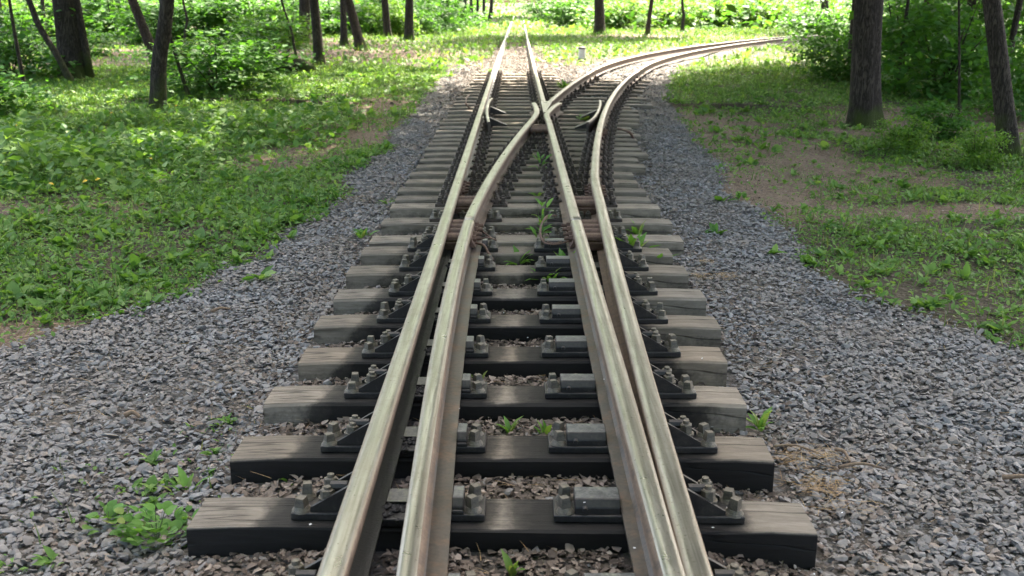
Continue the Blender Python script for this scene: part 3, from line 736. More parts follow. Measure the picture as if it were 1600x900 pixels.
parts = [litter(80000, -1.7, 1.5, 1.9, 7, .005, .019, near_l), litter(16000, -1.3, 2.0, 7, 18, .014, .03, near_l), litter(22000, -1.2, 1.4, 18, 45, .014, .034, lambda x, y: .8 * (np.abs(np.abs(x) - .411) > .06)),
         litter(60000, -8, 8, 4.5, 20, .005, .016, soil_l), litter(14000, -22, 18, 16, 50, .03, .07, soil_l)]
V = np.concatenate([p[0] for p in parts]); o_ = np.cumsum([0] + [len(p[0]) for p in parts]); Fa = np.concatenate([p[1] + k for p, k in zip(parts, o_)])
tag(inst('leaf_litter', np_mesh('leaf_litter', V, Fa, 4, M_litter)), 'dry brown fallen leaves lying between the sleepers and under the trees', 'dead leaves', kind='stuff')

def needles():
    Vn = np.array([(-.5, 0, 0), (.5, 0, 0), (.4, .5, .04), (-.4, .5, .04), (.2, 1, 0), (-.2, 1, 0)]); Fn = np.array([(0, 1, 2, 3), (3, 2, 4, 5)])
    X, Y = [], []
    for px, py, r, n in ((1290, 768, .09, 110), (1262, 740, .12, 60), (1250, 718, .1, 50), (1300, 722, .08, 50), (1098, 440, .07, 70), (1140, 440, .1, 60), (560, 322, .12, 60), (1105, 420, .05, 40), (1320, 800, .1, 30)):
        cx_, cy_ = gp(px, py); X.append(rng.normal(cx_, r * .6, n)); Y.append(rng.normal(cy_, r * .45, n))
    n = 2600; x, y = pick(n, -2.4, 2.4, 2., 9); k = (rng.uniform(0, 1, n) < .25 + .6 * (wob(x * .9, y * .8 + 2) < -.4)) & between(x, y)
    x, y = np.concatenate(X + [x[k]]), np.concatenate(Y + [y[k]]); m = len(x)
    S = np.stack([np.full(m, .0016), rng.uniform(.035, .085, m), np.full(m, .05)], 1)
    P = np.stack([x, y, gz(x, y) + rng.uniform(.012, .03, m)], 1)
    V, Fq = scatter([(Vn, Fn)], P, rot_mats(rng.normal(1.3, .7, m), rng.normal(0, .15, m), rng.normal(0, .3, m)), S)
    tag(inst('pine_needles', np_mesh('pine_needles', V, Fq, 4, M_needle)), 'tufts of dry orange pine needles fallen on the gravel beside the sleepers', 'pine needles', kind='stuff')
needles()
def petals():
    pts = []
    for px, py, z in ((485, 821, ZS), (1025, 713, ZS), (1114, 826, ZS), (1136, 796, ZP), (991, 858, ZP + .013), (994, 785, ZP + .013), (944, 594, ZP + .013), (913, 787, .2), (718, 640, .2), (1097, 561, ZS), (1084, 611, .15), (757, 490, .17), (595, 815, .155), (676, 633, .17), (872, 478, .18)):
        x, y = gp(px, py, z); pts.append((x, y, z + .004))
    for _ in range(90):
        x, y = random.uniform(-2.2, 2.2), random.uniform(2, 8)
        if between(np.array([x]), np.array([y]))[0]: pts.append((x, y, float(gz(x, y)) + .02))
    P = np.array(pts); m = len(P); s = rng.uniform(.003, .0065, m)
    V, Fq = scatter(LB[:3], P, rot_mats(rng.uniform(0, 6, m), rng.normal(0, .2, m), rng.normal(0, .2, m)), np.stack([s, s, s * .5], 1))
    tag(inst('petals', np_mesh('petals', V, Fq, 4, M_petal)), 'tiny white petals dotted over the sleepers, plates and stones', 'petals', kind='stuff')
petals()

# ------------------------------------------------------------------ ground cover: broad leaves and grass
LEAF = [leaf_base(.5, .15, .25), leaf_base(.38, .1, .35), leaf_base(.62, .2, .15)]
PX, PY = gp(909, 95, .12)
def green_at(x, y):
    g = (1 - ballast_at(x, y)) * (1 - .8 * np.clip(bare_at(x, y), 0, 1)) * (1 - sm(.9, .4, np.hypot(x - PX, y - PY)))
    return g * np.clip(.8 + .5 * wob(x * 1.1 + 4, y * .9), .12, 1)
def cover(n, x0, x1, y0, y1, smin, smax, up, dens=green_at, zmax=.06, bases=LEAF):
    x, y = pick(n, x0, x1, y0, y1); k = (rng.uniform(0, 1, n) < dens(x, y)) & (np.abs(x) < .66 * y + 1.2); x, y = x[k], y[k]; m = len(x)
    hgt = np.clip(.5 + .6 * wob(x * .7, y * .6 + 5), .15, 1.2)
    s = rng.uniform(smin, smax, m) * (.75 + .4 * hgt); S = np.stack([s, s, s], 1)
    P = np.stack([x, y, gz(x, y) + zmax * rng.uniform(0, 1, m) ** 1.5 * hgt], 1)
    return scatter(bases, P, rot_mats(rng.uniform(0, 6.283, m), np.abs(rng.normal(up, .35, m)), rng.normal(0, .35, m)), S)
def rosettes(n, x0, x1, y0, y1, smin, smax, dens=green_at, lv=9, up=.55):
    x, y = pick(n, x0, x1, y0, y1); k = (rng.uniform(0, 1, n) < dens(x, y)) & (np.abs(x) < .66 * y + 1.2); x, y = x[k], y[k]
    s = rng.uniform(smin, smax, len(x)); x, y, s = (np.repeat(v, lv) for v in (x, y, s)); m = len(x)
    a = rng.uniform(0, 6.283, m); s = s * rng.uniform(.6, 1.15, m); P = np.stack([x + rng.normal(0, .012, m), y + rng.normal(0, .012, m), gz(x, y)], 1)
    return scatter(LEAF, P, rot_mats(a, np.clip(rng.normal(up, .3, m), 0, 1.4), rng.normal(0, .25, m)), np.stack([s * rng.uniform(.7, 1.1, m), s, s], 1))
edge = lambda x, y: (green_at(x, y) + .03 * (ballast_at(x, y) > .2) * (1 - sm(.1, .7, np.minimum(np.abs(x - xl(y)), np.abs(x - xr(y)))))) * .9
def join(name, parts, mat, label, cat):
    V = np.concatenate([p[0] for p in parts]); o_ = np.cumsum([0] + [len(p[0]) for p in parts]); Fa = np.concatenate([p[1] + k for p, k in zip(parts, o_)])
    return tag(inst(name, np_mesh(name, V, Fa, 4, mat, True)), label, cat, kind='stuff')
tall_l = lambda x, y: np.maximum(ellip(x, y, 60, 205, 4.5, 2.6), ellip(x, y, -150, 260, 3, 2.5))
weedy = lambda x, y: .75 * np.maximum.reduce([ellip(x, y, 250, 745, .25, .28), ellip(x, y, 190, 790, .3, .2), ellip(x, y, 330, 690, .15, .2), ellip(x, y, 170, 745, .15, .12), ellip(x, y, 10, 880, .12, .1), ellip(x, y, 1175, 330, .25, .5) * .5])
join('ground_cover', [
    cover(80000, -7, -1.2, 4.4, 11, .022, .06, .4), rosettes(2400, -7, -1.2, 4.4, 11, .06, .12, edge), rosettes(3200, -14, -1.2, 11, 24, .09, .16), cover(120000, -14, -1.2, 11, 24, .04, .085, .4), cover(14000, -7.5, -2, 8, 13.5, .07, .13, .3, lambda x, y: tall_l(x, y) * .8, .32),
    cover(56000, 1.4, 7, 4.4, 11, .02, .05, .4), rosettes(1500, 1.4, 7, 4.4, 11, .05, .1, edge), rosettes(2600, 1.8, 13, 11, 24, .07, .14), cover(90000, 1.8, 12, 11, 24, .036, .075, .4), cover(60000, -26, 26, 24, 60, .1, .2, .5), cover(26000, -40, 40, 60, 130, .22, .4, .6),
    cover(3000, -1.9, 1.9, 2.2, 5, .015, .036, .4, weedy, .02), rosettes(260, -1.9, 1.9, 2.2, 5, .03, .06, weedy)],
    M_cover, 'low broad leaved weeds covering the banks on both sides of the ballast', 'ground cover')
GB = [(np.array([(-.5, 0, 0), (.5, 0, 0), (-.4, .5, .1), (.4, .5, .1), (-.06, 1, .32), (.06, 1, .32)]) * np.array([.09, 1, 1]), np.array([(0, 1, 3, 2), (2, 3, 5, 4)]))]
join('grass', [
    cover(16000, -7, -1.2, 4.4, 11, .04, .11, .85, bases=GB, zmax=.01), cover(26000, -14, -1.2, 11, 24, .07, .16, .95, bases=GB, zmax=.01),
    cover(14000, 1.4, 7, 4.4, 11, .04, .1, .85, bases=GB, zmax=.01), cover(26000, 1.8, 13, 11, 26, .06, .15, .95, bases=GB, zmax=.01), cover(36000, -20, 20, 24, 60, .14, .25, 1., bases=GB, zmax=.01),
    cover(500, -1.9, 1.9, 2.2, 5, .03, .07, 1., weedy, .01, GB)],
    M_grass, 'green grass growing among the weeds on the banks', 'grass')

# ------------------------------------------------------------------ trees
TREES = []
def behind(x, y, label):
    # unseen trees added behind and beside the viewpoint to keep the light low
    root = empty('tree', (x, y, 0)); bm = bmesh.new()
    tube(bm, [(0, 0, -.1), (.05, 0, 3), (0, .1, 8), (.2, 0, 13)], [.3, .25, .2, .05], 14); from_bm('trunk', bm, M_bark, root, True)
    inst('crown', CROWNS[int(abs(x)) % 3], root, (0, 0, 11.5), (0, 0, x), (4.6, 4.6, 4.6)); tag(root, label, 'tree')
def crown_mesh(seed, n_cl=225, n_lf=72, size=.18):
    g = np.random.default_rng(seed); pts = []
    while len(pts) < n_cl:
        p = g.uniform(-1, 1, 3)
        if .25 < np.linalg.norm(p) < 1: pts.append(p)
    P = np.repeat(np.array(pts), n_lf, 0) + g.normal(0, .11, (n_cl * n_lf, 3)); m = len(P)
    P = P * np.array([1, 1, 1.5]); s = g.uniform(.6, 1.25, m) * size / 4.
    S = np.stack([s, s, s], 1)
    v, f = scatter([(np.array([(-.45, 0, .1), (0, -.7, 0), (.45, 0, .1), (0, .7, 0)]), np.array([(0, 1, 2, 3)]))], P, rot_mats(g.uniform(0, 6.28, m), g.normal(0, .5, m), g.normal(0, .5, m)), S)
    return np_mesh('crown', v, f, 4, M_crown)
CROWNS = [crown_mesh(k) for k in (1, 2, 3)]
OPEN_CROWNS = [crown_mesh(k, 80, 70) for k in (4, 5, 6)]
def tree(px, py, wpx, top, label, name='tree', h=15., crown=4., cz=10.5, bend=(), limbs=4, cdx=0., cdy=0., flare=1.35, second=None):
    """Base at the pixel; wpx = trunk width in pixels; top = pixel x where the trunk leaves the picture at y 0."""
    x, y = gp(px, py); r = wpx * math.hypot(y, 1.6) / F / 2
    x2 = gp(top, py)[0]; lean = (x2 - x) / 1.6            # metres sideways per metre up, as the photo shows it
    root = empty(name, (x, y, float(gz(np.array(x), np.array(y))))); seed = px * .37
    pts, rad = [], []
    N = 30
    for i in range(N):
        t = i / (N - 1); z = h * .8 * t ** 1.6 - .12
        bx = lean * z if z < 2.2 else lean * (2.2 + (z - 2.2) * .35)
        for (zc, amp, wd) in bend: bx += amp * math.exp(-((z - zc) / wd) ** 2)
        bx += .03 * math.sin(z * 1.3 + seed)
        pts.append(Vector((bx, .04 * math.sin(z * .9 + seed), z)))
        rad.append(r * (1 - .72 * t) * (1 + (flare - 1) * math.exp(-max(z, 0) / .16)))
    bm = bmesh.new(); n = 22 if wpx > 12 else 10; rings = []
    for i, p in enumerate(pts):
        ring = []
        for k in range(n):
            a = 2 * math.pi * k / n; lob = 1 + (.16 * math.sin(a * 5 + seed) * math.exp(-max(p.z, 0) / .25))
            q = mnoise.noise(Vector((math.cos(a) * 2.4, math.sin(a) * 2.4, p.z * .9 + seed)))
            rr = rad[i] * (lob + .09 * q)
            ring.append(bm.verts.new((p.x + rr * math.cos(a), p.y + rr * math.sin(a), p.z)))
        rings.append(ring)
    for a, b in zip(rings, rings[1:]):
        for k in range(n): bm.faces.new((a[k], a[(k + 1) % n], b[(k + 1) % n], b[k]))
    bm.faces.new(rings[-1])
    rd = random.Random(px)
    for k in range(limbs):
        i = int(N * (.62 + .08 * k)); i = min(i, N - 2); p = pts[i]; a = rd.uniform(0, 6.28)
        e = p + Vector((math.cos(a) * crown * .6, math.sin(a) * crown * .6, crown * .7))
        tube(bm, [p, p.lerp(e, .5) + Vector((0, 0, -.2)), e], [rad[i] * .6, rad[i] * .4, .02], 7)
    if second:
        (dx, w2, tx2) = second; r2 = w2 * y / F / 2
        tube(bm, [(dx * y / F, -.1, -.1), ((dx * .75 + tx2 * .25) * y / F, -.05, .5), (tx2 * y / F, 0, 1.7), (tx2 * y / F * 1.3, .2, 5)], [r2 * 1.25, r2, r2 * .95, r2 * .5], 10)
    from_bm('trunk', bm, M_bark, root, True)
    if crown:
        c = inst('crown', (CROWNS if px > 1300 or py < 31 or px in (936, 1012) else OPEN_CROWNS)[px % 3], root, (lean * 3 + cdx, cdy, cz), (0, 0, px * 1.7), (crown,) * 3)
    tag(root, label, 'tree'); TREES.append(root); return root

tree(3, 118, 17, 8, 'dark trunk at the left border with a mossy foot', crown=3.6)
tree(41, 166, 7, 40, 'thin straight pole like trunk left of the leaning trunk', 'sapling', h=9, crown=1.6, cz=7, flare=1.1)
tree(116, 136, 12, 60, 'slender trunk leaning left in front of the thick old tree', h=12, crown=2.4, cz=9, bend=((1.1, -.08, .4),), flare=1.1)
tree(118, 130, 46, 113, 'thickest old tree on the left, dark rough bark and a mossy side stem', crown=4.6, h=17, second=(26, 12, 14))
tree(241, 187, 27, 279, 'dark mossy tree leaning right, nearest the bank on the left', crown=4.2, bend=((.7, -.05, .35),), flare=1.1, cz=10)
tree(242, 98, 18, 218, 'straight trunk leaning left behind the mossy leaning tree', crown=3.6, flare=1.1)
tree(289, 80, 5, 291, 'thin crooked stem right of the mossy leaning tree', 'sapling', h=8, crown=1.4, cz=6.5, bend=((.9, .1, .3),), flare=1.1)
tree(301, 168, 7, 262, 'low slanting dark stem crossing behind the mossy leaning tree', 'sapling', h=8, crown=1.5, cz=6.5, flare=1.1)
tree(463, 105, 5, 446, 'thin bare stem left of the short dark trunk', 'sapling', h=8, crown=1.5, cz=6.5, bend=((.8, .05, .3),), flare=1.1)
tree(497, 113, 17, 497, 'dark upright trunk standing at the edge of the left grass bank', crown=5., cdx=1.2)
tree(475, 72, 20, 478, 'blurred thick trunk in the shade behind the upright dark trunk', crown=4.)
tree(563, 86, 17, 546, 'brown trunk leaning left with bright moss down its foot', crown=5., cdx=1.4)
tree(540, 75, 12, 538, 'dark trunk half hidden behind the moss footed trunk', crown=3.)
tree(332, 60, 10, 330, 'far slim trunk above the bush right of the thin crooked stem', crown=3., limbs=3)
tree(378, 52, 8, 374, 'far slim trunk left of the blurred thick trunk, in bright leaves', crown=3., limbs=3)
tree(424, 60, 9, 420, 'slim trunk close to the thin bare stem, in the shaded bushes', crown=3., limbs=3)
tree(193, 55, 9, 190, 'far slim trunk between the thick old tree and the straight left leaning one', crown=3., limbs=3)
tree(68, 66, 8, 72, 'far slim trunk behind the slender left leaning one', crown=3., limbs=3)
tree(700, 50, 7, 700, 'slim trunk by the rounded bush left of the far track trunks', crown=4.4, h=13)
tree(608, 66, 13, 602, 'dark trunk in the bushes left of the pale flowering shrub', crown=3.4)
tree(641, 69, 15, 641, 'upright trunk at the end of the left bank, right of the pale shrub', crown=5., cdx=1.4)
tree(727, 42, 6, 727, 'first and nearest of the thin trunks lining the left side of the far track', crown=3.4, h=13)
tree(738, 37, 6, 737, 'second thin trunk along the far track, counted from the left', crown=4.4, h=13)
tree(746, 34, 5, 746, 'third thin trunk along the far track, counted from the left', crown=4.4, h=13)
tree(756, 34, 6, 757, 'fourth thin trunk along the far track, counted from the left', crown=4.4, h=13)
tree(765, 33, 7, 768, 'last thin trunk on the left side, closest to where the rails vanish', crown=4.4, h=13)
tree(842, 30, 4, 841, 'thinnest far trunk just right of the vanishing rails', crown=4.4, h=13)
tree(849, 29, 8, 849, 'dark far trunk second to the right of the vanishing rails', crown=4.4, h=13)
tree(862, 27, 5, 862, 'slim far trunk between two thicker ones right of the rails', crown=4.4, h=13)
tree(874, 28, 10, 874, 'thick far trunk in the green bushes right of the vanishing rails', crown=4.4, h=13)
tree(936, 58, 18, 934, 'single thick trunk standing on the grass behind the white marker post', crown=4.)
tree(1012, 59, 8, 1017, 'slim dark trunk right of the tree behind the marker post', crown=3., h=12, cz=9, limbs=3)
tree(1067, 53, 6, 1063, 'thin bent trunk before the bright sunlit bushes', crown=0, h=8, bend=((.8, .08, .3),), limbs=3)
tree(1128, 38, 4, 1127, 'thinnest stem amid the bright sunlit bushes', 'sapling', crown=0, h=6, limbs=2)
tree(1293, 50, 15, 1284, 'dark trunk at the right end of the sunlit clearing', crown=4.2)
tree(1352, 191, 50, 1341, 'big straight grey brown tree on the right bank', crown=5.1, h=18, cz=11.5, flare=1.18, cdx=-.5)
tree(1330, 132, 22, 1331, 'darker trunk just behind the left side of the big right tree', crown=5.6, cz=12, cdx=-2.2)
tree(1402, 146, 7, 1405, 'thin upright stem in the dark thicket right of the big tree', 'sapling', h=9, crown=2., cz=7, flare=1.1)
tree(1497, 197, 5, 1478, 'thin pale sapling stem between the two right hand trees', 'sapling', h=8, crown=2., cz=6.5, flare=1.1)
tree(1578, 250, 33, 1516, 'dark tree leaning left near the right border', crown=4.8, h=16, cz=11, cdx=-1.2, flare=1.15)
tree(1435, 104, 15, 1440, 'dim trunk deep in the shade above the dark thicket on the right', crown=5.4, limbs=3, cz=11.5)
tree(1512, 108, 17, 1506, 'blackish trunk far back between the big right tree and the leaning one', crown=5.6, limbs=3, cz=12)
tree(1392, 62, 12, 1390, 'dim far trunk showing just right of the big right tree', crown=4.5, limbs=3)
tree(1572, 120, 12, 1578, 'thin dark trunk in the thicket behind the leaning right tree', crown=5.2, limbs=3, cz=11.5)
tree(1612, 150, 26, 1600, 'dark trunk cut by the right border behind the leaning tree', crown=4.4)

behind(-4.5, -5, 'unseen tree added for shade behind the viewpoint, left of the track')
behind(5, -6, 'unseen tree added for shade behind the viewpoint, right of the track')
behind(-1, -13, 'unseen tree added for shade far behind the viewpoint, near the track')
behind(-9, 3, 'unseen tree added for shade beside the viewpoint, well off to the left')
behind(9, 2, 'unseen tree added for shade beside the viewpoint, well off to the right')

# ------------------------------------------------------------------ shrubs
SL = [leaf_base(.6, .12, .2, 3), leaf_base(.75, .1, .1, 3)]
def shrub_mesh(seed, mat, n=2600, leaf=.1):
    g = np.random.default_rng(seed); k = 46
    c = g.normal(0, .42, (k, 3)) * np.array([1, 1, .7]); c[:, 2] = np.abs(c[:, 2] + .42)
    c = c[np.linalg.norm(c * np.array([1, 1, .8]), axis=1) < 1.15]; k = len(c)
    P = np.repeat(c, n // k, 0) + g.normal(0, 1, (k * (n // k), 3)) * np.array([.16, .16, .06]); P[:, 2] = np.clip(P[:, 2], .02, 2); m = len(P)
    s = g.uniform(.6, 1.2, m) * leaf
    v, f = scatter(SL, P, rot_mats(g.uniform(0, 6.28, m), g.normal(-.15, .35, m), g.normal(0, .3, m)), np.stack([s, s, s], 1))
    return np_mesh('foliage', v, f, 4, mat, True)
SH = {'g': [shrub_mesh(k, M_bush) for k in (21, 22, 23)], 'p': [shrub_mesh(k, M_pale) for k in (31, 32)]}
def stem_mesh(seed):
    bm = bmesh.new(); g = random.Random(seed)
    for _ in range(7):
        a = g.uniform(0, 6.28); r = g.uniform(.2, .75)
        tube(bm, [(0, 0, -.05), (math.cos(a) * r * .4, math.sin(a) * r * .4, .35), (math.cos(a) * r, math.sin(a) * r, g.uniform(.6, 1.))], [.014, .01, .004], 5)
    return me_of(from_bm('stem', bm, M_bark))
STEMS = [stem_mesh(k) for k in (1, 2)]
def shrub(px, py, hgt, wid, kind, label, group='shrubs among the trees'):
    x, y = gp(px, py); o = empty('shrub', (x, y, float(gz(np.array(x), np.array(y)))), px * .77)
    j = int(px) % len(SH[kind])
    inst('foliage', SH[kind][j], o, sc=(wid, wid, hgt)); inst('stem', STEMS[int(px) % 2], o, sc=(wid, wid, hgt))
    return tag(o, label, 'shrub', group)
for a in [
    (20, 130, 1.3, 1.4, 'g', 'leafy bush at the left border beside the mossy dark trunk'),
    (-30, 190, .9, 1.0, 'g', 'low spray of light leaves at the left border by the pole like trunk'),
    (180, 62, 2.2, 3.2, 'g', 'broad bush behind the thick old tree on the left'),
    (60, 62, 2.0, 3.0, 'p', 'bright bush far back between the left border and the thick old tree'),
    (330, 70, 2.0, 2.6, 'g', 'leafy bush right of the thin crooked stem'),
    (340, 160, .9, 1.3, 'g', 'low green bush on the bank right of the mossy leaning tree'),
    (395, 125, 1.0, 1.3, 'g', 'small green bush left of the thin bare stem'),
    (400, 70, 1.9, 2.4, 'g', 'shaded bush in the woods left of the blurred thick trunk'),
    (515, 62, 2.0, 2.6, 'g', 'dark green bush between the upright trunk and the moss footed trunk'),
    (585, 58, 2.0, 2.4, 'g', 'green bush right behind the moss footed trunk'),
    (255, 72, 1.5, 1.8, 'g', 'leafy bush behind the straight left leaning trunk'),
    (120, 88, .9, 1.3, 'g', 'low bush behind the foot of the thick old tree'),
    (450, 82, 1.2, 1.6, 'p', 'light bush behind the thin bare stem'),
    (300, 118, .7, 1.2, 'p', 'light green low bush behind the slanting dark stem'),
    (15, 80, 1.6, 1.6, 'g', 'bush far back at the left border'),
    (655, 60, 1.2, 1.5, 'g', 'bush right of the upright trunk at the bank end'),
    (622, 62, 1.5, 1.4, 'p', 'pale flowering shrub between two dark trunks at the bank end'),
    (680, 52, 1.8, 2.4, 'g', 'rounded green bush on the far left side of the grass strip'),
    (705, 44, 1.9, 2.6, 'g', 'green bush just left of the thin trunks lining the far track'),
    (892, 42, 1.9, 2.6, 'g', 'bluish green bush left of the tree behind the marker post'),
    (865, 34, 2.0, 3.0, 'g', 'dark bush at the foot of the far trunks right of the rails'),
    (970, 48, 1.9, 2.4, 'p', 'sunlit bush between the post tree and the slim dark trunk'),
    (1040, 46, 1.8, 2.4, 'p', 'sunlit bush between the slim dark trunk and the thin bent trunk'),
    (1095, 44, 2.0, 2.6, 'p', 'glowing bush right of the thin bent trunk'),
    (1150, 44, 2.0, 2.8, 'p', 'brightest bush in the middle of the sunlit clearing'),
    (1205, 44, 1.9, 2.6, 'p', 'glowing bush at the right side of the sunlit clearing'),
    (1262, 58, 1.4, 1.6, 'g', 'leafy bush over the place where the branch rails vanish'),
    (1300, 88, 1.4, 1.5, 'g', 'green bush below the dark trunk at the clearing end'),
    (1300, 135, .8, .9, 'g', 'low lush bush touching the left side of the big right tree'),
    (1410, 120, 1.9, 1.7, 'g', 'dense dark bush right behind the big right tree'),
    (1470, 150, 1.7, 1.5, 'g', 'dense dark bush in the middle of the right thicket'),
    (1530, 110, 2.2, 2.0, 'g', 'tall dark bush behind the leaning right tree'),
    (1440, 75, 2.6, 2.8, 'g', 'far dark bush at the top of the right thicket'),
    (1570, 70, 2.6, 2.8, 'g', 'far dark bush in the top right corner'),
    (1470, 215, .5, .55, 'g', 'small light green plant right of the big tree foot'),
    (1522, 262, .45, .28, 'p', 'upright yellow green sapling left of the leaning right tree'),
    (1420, 240, .4, .35, 'p', 'little bright sapling on the right bank below the big tree'),
    (1625, 180, 1.3, 1.0, 'g', 'dark bush at the right border beyond the leaning tree')]: shrub(*a)
# the far wood beyond the things one can tell apart
def far_wood():
    n = 46000; x = rng.uniform(-60, 75, n); y = 46 + 110 * rng.uniform(0, 1, n) ** 1.3
    lane = np.abs(x - .3) > 2.6 + .012 * y; br = np.abs(x - np.interp(y, BF_Y, BF_X)) > 3.5
    k = lane & br & ~((x > 2.5) & (y < 56)) & ~((x < -2) & (y < 50)) | (y > 122); x, y = x[k], y[k]; m = len(x)
    top = 2.2 + .9 * wob(x * .22, y * .2); z = rng.uniform(0, 1, m) ** .8 * top * (.6 + .4 * sm(-.6, .6, wob(x * .5, y * .5)))
    s = rng.uniform(.25, .5, m)
    return scatter(SL, np.stack([x, y, z], 1), rot_mats(rng.uniform(0, 6.28, m), rng.normal(0, .5, m), rng.normal(0, .4, m)), np.stack([s, s, s], 1))
join('undergrowth', [far_wood()], M_bush, 'hazy mass of leafy undergrowth at the far end of the track and clearing', 'undergrowth')

# ------------------------------------------------------------------ small things: post, log, weeds, twigs
x, y = PX, PY; z = float(gz(np.array(x), np.array(y)))
post = empty('marker_post', (x, y, z)); tag(post, 'small white marker post with black top on the grass between the tracks', 'post')
bm = bmesh.new(); cyl(bm, (0, 0, .07), .095, .09, .24, 20); from_bm('post_body', bm, M_white, post)
bm = bmesh.new(); cyl(bm, (0, 0, .311), .098, .096, .04, 20); cyl(bm, (0, 0, .351), .096, .07, .014, 20); from_bm('cap', bm, M_black, post)
bm = bmesh.new(); cyl(bm, (0, 0, -.05), .1, .1, .119, 20); from_bm('post_base', bm, M_black, post)
x, y = gp(462, 128); bm = bmesh.new()
tube(bm, catmull([(-.5, .15, .05), (-.15, .05, .14), (.15, 0, .15), (.42, -.1, .08)], 5), [.07 + .08 * math.sin(3.14 * i / 15) for i in range(16)], 12)
tube(bm, [(-.1, 0, .15), (-.18, .1, .36), (-.12, .2, .5)], [.05, .03, .015], 7)
o = from_bm('fallen_log', bm, M_bark, None, True, (x, y, float(gz(np.array(x), np.array(y))))); tag(o, 'dark rotting log on the grass below the upright dark trunk', 'log')

WL = leaf_base(.3, .1, .35); 
def round_leaf():
    rows, wid = [0, .12, .38, .68, .9, 1], [.12, .62, 1., .95, .55, .06]; V, Fq = [], []
    for r, q in zip(rows, wid):
        z = .2 * (r - r * r * 1.4); V += [(-.5 * q, r, z + .09 * q), (0, r, z), (.5 * q, r, z + .09 * q)]
    for i in range(5): a = i * 3; Fq += [(a, a + 1, a + 4, a + 3), (a + 1, a + 2, a + 5, a + 4)]
    return np.array(V), np.array(Fq)
WR = round_leaf()
def weed(px, py, n, ln, up, label, z=None, rnd=False, spread=.02, tall=0.):
    ln = ln * (.78 if py > 450 or px < 780 else 1.1); zz = .07 if z is None else z; x, y = gp(px, py, zz); zz = float(gz(np.array(x), np.array(y))) if z is None else z
    a = rng.uniform(0, 6.28, n); s = rng.uniform(.6, 1.1, n) * ln; p = np.clip(rng.normal(up, .25, n), -.1, 1.5)
    if tall and n > 40: spread *= 1.
    P = np.stack([np.cos(a + 1.57) * spread * rng.uniform(0, 1, n), np.sin(a + 1.57) * spread * rng.uniform(0, 1, n), tall * rng.uniform(0, 1, n)], 1)
    v, f = scatter([WR if rnd else WL], P, rot_mats(a, p, rng.normal(0, .25, n)), np.stack([s, s, s], 1))
    bm_ = np_mesh('weed', v, f, 4, M_weed, True)
    o = inst('weed', bm_, None, (x, y, zz - .004)); tag(o, label, 'weed', 'weeds growing in and beside the track')
    if tall:
        bm = bmesh.new()
        for k in range(3): tube(bm, [(0, 0, 0), (.01 * k - .01, .01, tall * .5), (.03 * k - .03, .015, tall * 1.1)], [.003, .002, .001], 5)
        from_bm('stem', bm, M_stem, o)
    return o
weed(795, 672, 7, .10, 1.05, 'upright narrow leaved weed between the second and third full sleepers, left of centre')
weed(852, 676, 4, .09, 1.2, 'two bladed weed beside the screws of the second full sleeper, right of centre')
weed(748, 590, 5, .06, 1.0, 'small weed behind the left block of the third full sleeper')
weed(836, 574, 7, .035, .5, 'tiny round leaved weed on the litter ahead of the fourth full sleeper', rnd=True)
weed(800, 893, 6, .10, 1.1, 'weed with one long leaf at the bottom edge of the picture')
weed(858, 440, 26, .09, .6, 'bushy weed beside the right blocks under the seventh sleeper', spread=.07, tall=.04)
weed(886, 425, 12, .14, 1.1, 'tall leafy weed against the right blade foot', spread=.03)
weed(812, 410, 16, .12, .7, 'broad dandelion rosette in the middle before the blade heels', spread=.03)
weed(846, 385, 34, .07, .7, 'tall spindly weed in the middle between the blade heels', spread=.04, tall=.3)
weed(842, 312, 8, .09, 1.1, 'bright yellow green upright weed beyond the blade heels', tall=.05)
weed(812, 318, 14, .09, .7, 'low weed left of the bright upright one beyond the heels', spread=.05)
weed(845, 275, 22, .08, .7, 'thin weed between the rails well beyond the blade heels', spread=.06, tall=.18)
weed(988, 402, 14, .22, 1.05, 'tall strap leaved weed just outside the right rail', spread=.03)
weed(1030, 408, 5, .14, 1.0, 'single leaning leaf weed outside the right rail, beside the tall strap leaved one')
weed(998, 362, 5, .13, 1.2, 'small upright weed at the sleeper end beyond the tall strap leaved one')
weed(1190, 672, 9, .13, .85, 'dandelion at the right end of the third full sleeper', z=.01)
weed(245, 850, 90, .048, .45, 'large clump of round light green leaves at the nearest sleeper end', z=.0, rnd=True, spread=.13, tall=.1)
weed(168, 815, 18, .06, .4, 'smaller round leaved clump on the gravel left of the large clump', z=0., rnd=True, spread=.08, tall=.03)
weed(292, 770, 9, .13, .8, 'broad pointed leaves rising behind the large clump', z=0., spread=.05)
weed(458, 752, 10, .08, .8, 'weed in dead leaves between first two full sleepers, left of the rail', z=.04, spread=.04)
weed(345, 663, 9, .06, .6, 'small plant on gravel left of the second full sleeper', z=0., spread=.04)
weed(404, 643, 5, .07, .7, 'little weed touching the left end of the third full sleeper', z=0.)
weed(568, 372, 14, .13, .8, 'weed on the gravel at the left end of a heel sleeper', z=.02, spread=.05)
weed(605, 318, 14, .1, .6, 'weed beside a left sleeper end beyond the blade heels', z=.03, spread=.06)
weed(914, 187, 24, .09, .5, 'round green weed beside the right check rail', z=.12, rnd=True, spread=.1)
weed(765, 112, 30, .14, .8, 'weed tuft inside the left rail beyond the crossing', z=.12, spread=.2)
weed(882, 138, 20, .16, 1.0, 'yellow green weed in the angle just beyond the crossing', z=.1, spread=.1)

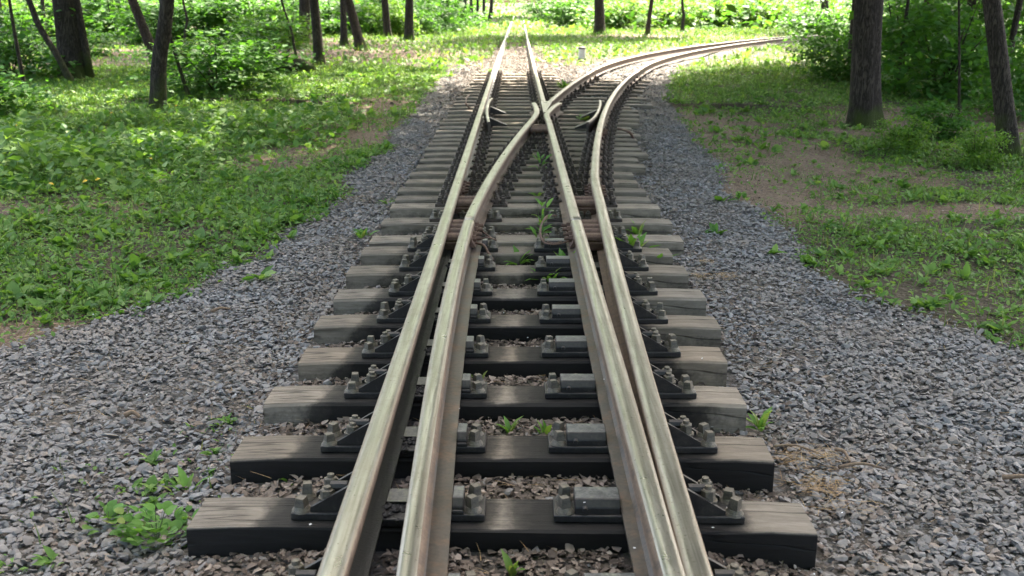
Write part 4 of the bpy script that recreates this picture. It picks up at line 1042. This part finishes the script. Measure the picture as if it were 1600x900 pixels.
def flower_mesh():
    bm = bmesh.new(); tube(bm, [(0, 0, -.02), (.004, 0, .05), (0, .004, .1)], [.003, .0025, .002], 5)
    return me_of(from_bm('stem', bm, M_stem))
def flower_head():
    bm = bmesh.new()
    for k in range(2): cyl(bm, (0, 0, .1 + .004 * k), .022 - .008 * k, .014 - .006 * k, .007, 11)
    return me_of(from_bm('flower_head', bm, mat_rust('dandelion_yellow', (.6, .38, .02), (.75, .5, .03), (.8, .6, .05), .7, 0.)))
FS, FH = flower_mesh(), flower_head()
for px, py in ((77, 314), (143, 305), (180, 188), (28, 207), (235, 268), (162, 300), (280, 180)):
    x, y = gp(px, py + 8); o = empty('dandelion_flower', (x, y, float(gz(np.array(x), np.array(y)))))
    inst('stem', FS, o); inst('flower_head', FH, o, rot=(.3, .2, px))
    tag(o, 'small yellow dandelion flower in the greenery of the left bank', 'flower', 'yellow dandelions on the left bank')

def twig(pts, r, label):
    P = [(*gp(a, b, .03), .035 + .012 * (i % 2)) for i, (a, b) in enumerate(pts)]
    bm = bmesh.new(); c = catmull(P, 5); tube(bm, c, [r * (1 - .5 * i / len(c)) for i in range(len(c))], 7)
    o = from_bm('twig', bm, M_twig, None, True); tag(o, label, 'twig', 'dry twigs on the gravel')
twig([(1210, 699), (1240, 702), (1275, 708)], .005, 'thin brown twig touching the second sleeper end on the right')
twig([(1306, 704), (1318, 712), (1328, 723)], .008, 'short thick twig above the needle tufts on the right gravel')
twig([(1310, 732), (1345, 731), (1384, 735)], .007, 'long reddish twig lying right of the needle tufts')
twig([(1566, 748), (1600, 751), (1640, 753)], .009, 'brown twig at the right border on the gravel')
twig([(195, 651), (208, 650), (218, 653)], .012, 'stubby pale stick on the left gravel')
twig([(330, 488), (345, 486), (360, 484)], .009, 'pale stick on gravel near the left grass edge')
twig([(320, 822), (285, 815), (262, 830)], .004, 'fine brown twig beside the large leaf clump')
twig([(838, 590), (850, 560), (846, 545)], .004, 'bent dry stalk by the right blade between sleepers')
